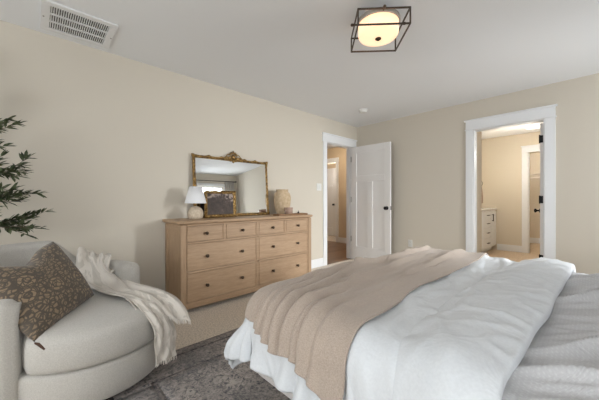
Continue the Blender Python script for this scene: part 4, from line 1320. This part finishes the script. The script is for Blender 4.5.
def branch(start, tip, sag=0.03, subs=4, dens=60, sub_len=0.15):
    n = 8; pts = []
    for i in range(n + 1):
        t = i / n; p = start.lerp(tip, t); p.z += sag * math.sin(t * PI); p += Vector((rt.uniform(-.008, .008), rt.uniform(-.008, .008), rt.uniform(-.006, .006)))
        pts.append(clampx(p))
    tube(brm, pts[:5], [0.006, 0.0055, 0.005, 0.0045, 0.004], 6)
    twig(pts[3:], 0.004, dens)
    for k in range(subs):
        i = 3 + int(k * (n - 3) / subs); base = pts[i]; d = (tip - start).normalized()
        dd = (d + Vector((rt.uniform(-.4, .4), rt.uniform(-.3, .5), rt.uniform(-.7, .7)))).normalized() * sub_len * rt.uniform(0.6, 1.1)
        twig([base, clampx(base + dd * 0.5), clampx(base + dd + Vector((0, 0, 0.01)))], 0.0025, dens * 1.1)


for st, tip, sg, sb in ((0.93, (-2.80, -0.02, 0.95), -0.03, 6), (0.90, (-2.72, -0.04, 0.90), 0.0, 5), (1.00, (-2.80, -0.08, 1.13), 0.02, 5), (1.05, (-2.70, -0.10, 1.10), -0.02, 4),
                        (1.14, (-2.80, -0.07, 1.32), 0.03, 5), (1.18, (-2.72, -0.09, 1.27), 0.02, 4), (1.38, (-2.78, -0.17, 1.56), 0.03, 5), (1.32, (-2.70, -0.18, 1.47), 0.0, 3),
                        (1.5, (-2.95, -0.25, 1.85), 0.0, 4), (1.55, (-2.65, -0.5, 1.9), 0.0, 4), (1.3, (-2.75, -0.78, 1.6), 0.0, 4), (1.1, (-2.95, -0.8, 1.4), 0.0, 4),
                        (1.0, (-2.55, -0.65, 1.2), 0.0, 4), (1.7, (-2.92, -0.42, 2.1), 0.0, 5)):
    branch(TB + Vector((0, 0, st)), Vector(tip), sg, sb)
mesh_obj('branches', brm, bark_m, parent=tree, smooth=True)
mesh_obj('foliage', lfm, leaf_m, parent=tree)


# ------------------------------------------------------------------ curtains at the far window of the head wall
cur = thing('window_curtains', (XR - 0.07, 3.55, 0.03), 'pair of pale linen curtains at the window seen in the mirror', 'curtains')
for y0, y1 in ((2.86, 3.16), (3.96, 4.26)):
    bm = bmesh.new(); n = 60; zs = [2.225, 1.6, 1.0, 0.5, 0.03]; vv = []
    for i in range(n + 1):
        q = i / n; vv.append([bm.verts.new((XR - 0.07 + 0.028 * math.sin(q * 2 * PI * 5 + 0.3 * k), y0 + (y1 - y0) * q + 0.008 * math.sin(q * 31 + k), z)) for k, z in enumerate(zs)])
    for i in range(n):
        for k in range(len(zs) - 1): bm.faces.new((vv[i][k], vv[i + 1][k], vv[i + 1][k + 1], vv[i][k + 1]))
    o = mesh_obj('curtain_panel', bm, curtain_m, parent=cur, smooth=True)
    s_ = o.modifiers.new('s', 'SOLIDIFY'); s_.thickness = 0.003
bm = bmesh.new(); tube(bm, [(XR - 0.07, 2.78, 2.24), (XR - 0.07, 4.33, 2.24)], 0.010, 12); rod = mesh_obj('curtain_rod', bm, black_m, parent=cur, smooth=True)
for yy in (2.78, 4.33):
    bm = bmesh.new(); ball(bm, (XR - 0.07, yy, 2.24), 0.022); mesh_obj('finial', bm, black_m, parent=rod, smooth=True)
for yy in (2.84, 4.28):
    bm = bmesh.new(); box(bm, XR - 0.08, XR, yy - 0.008, yy + 0.008, 2.222, 2.234); mesh_obj('bracket', bm, black_m, parent=rod)
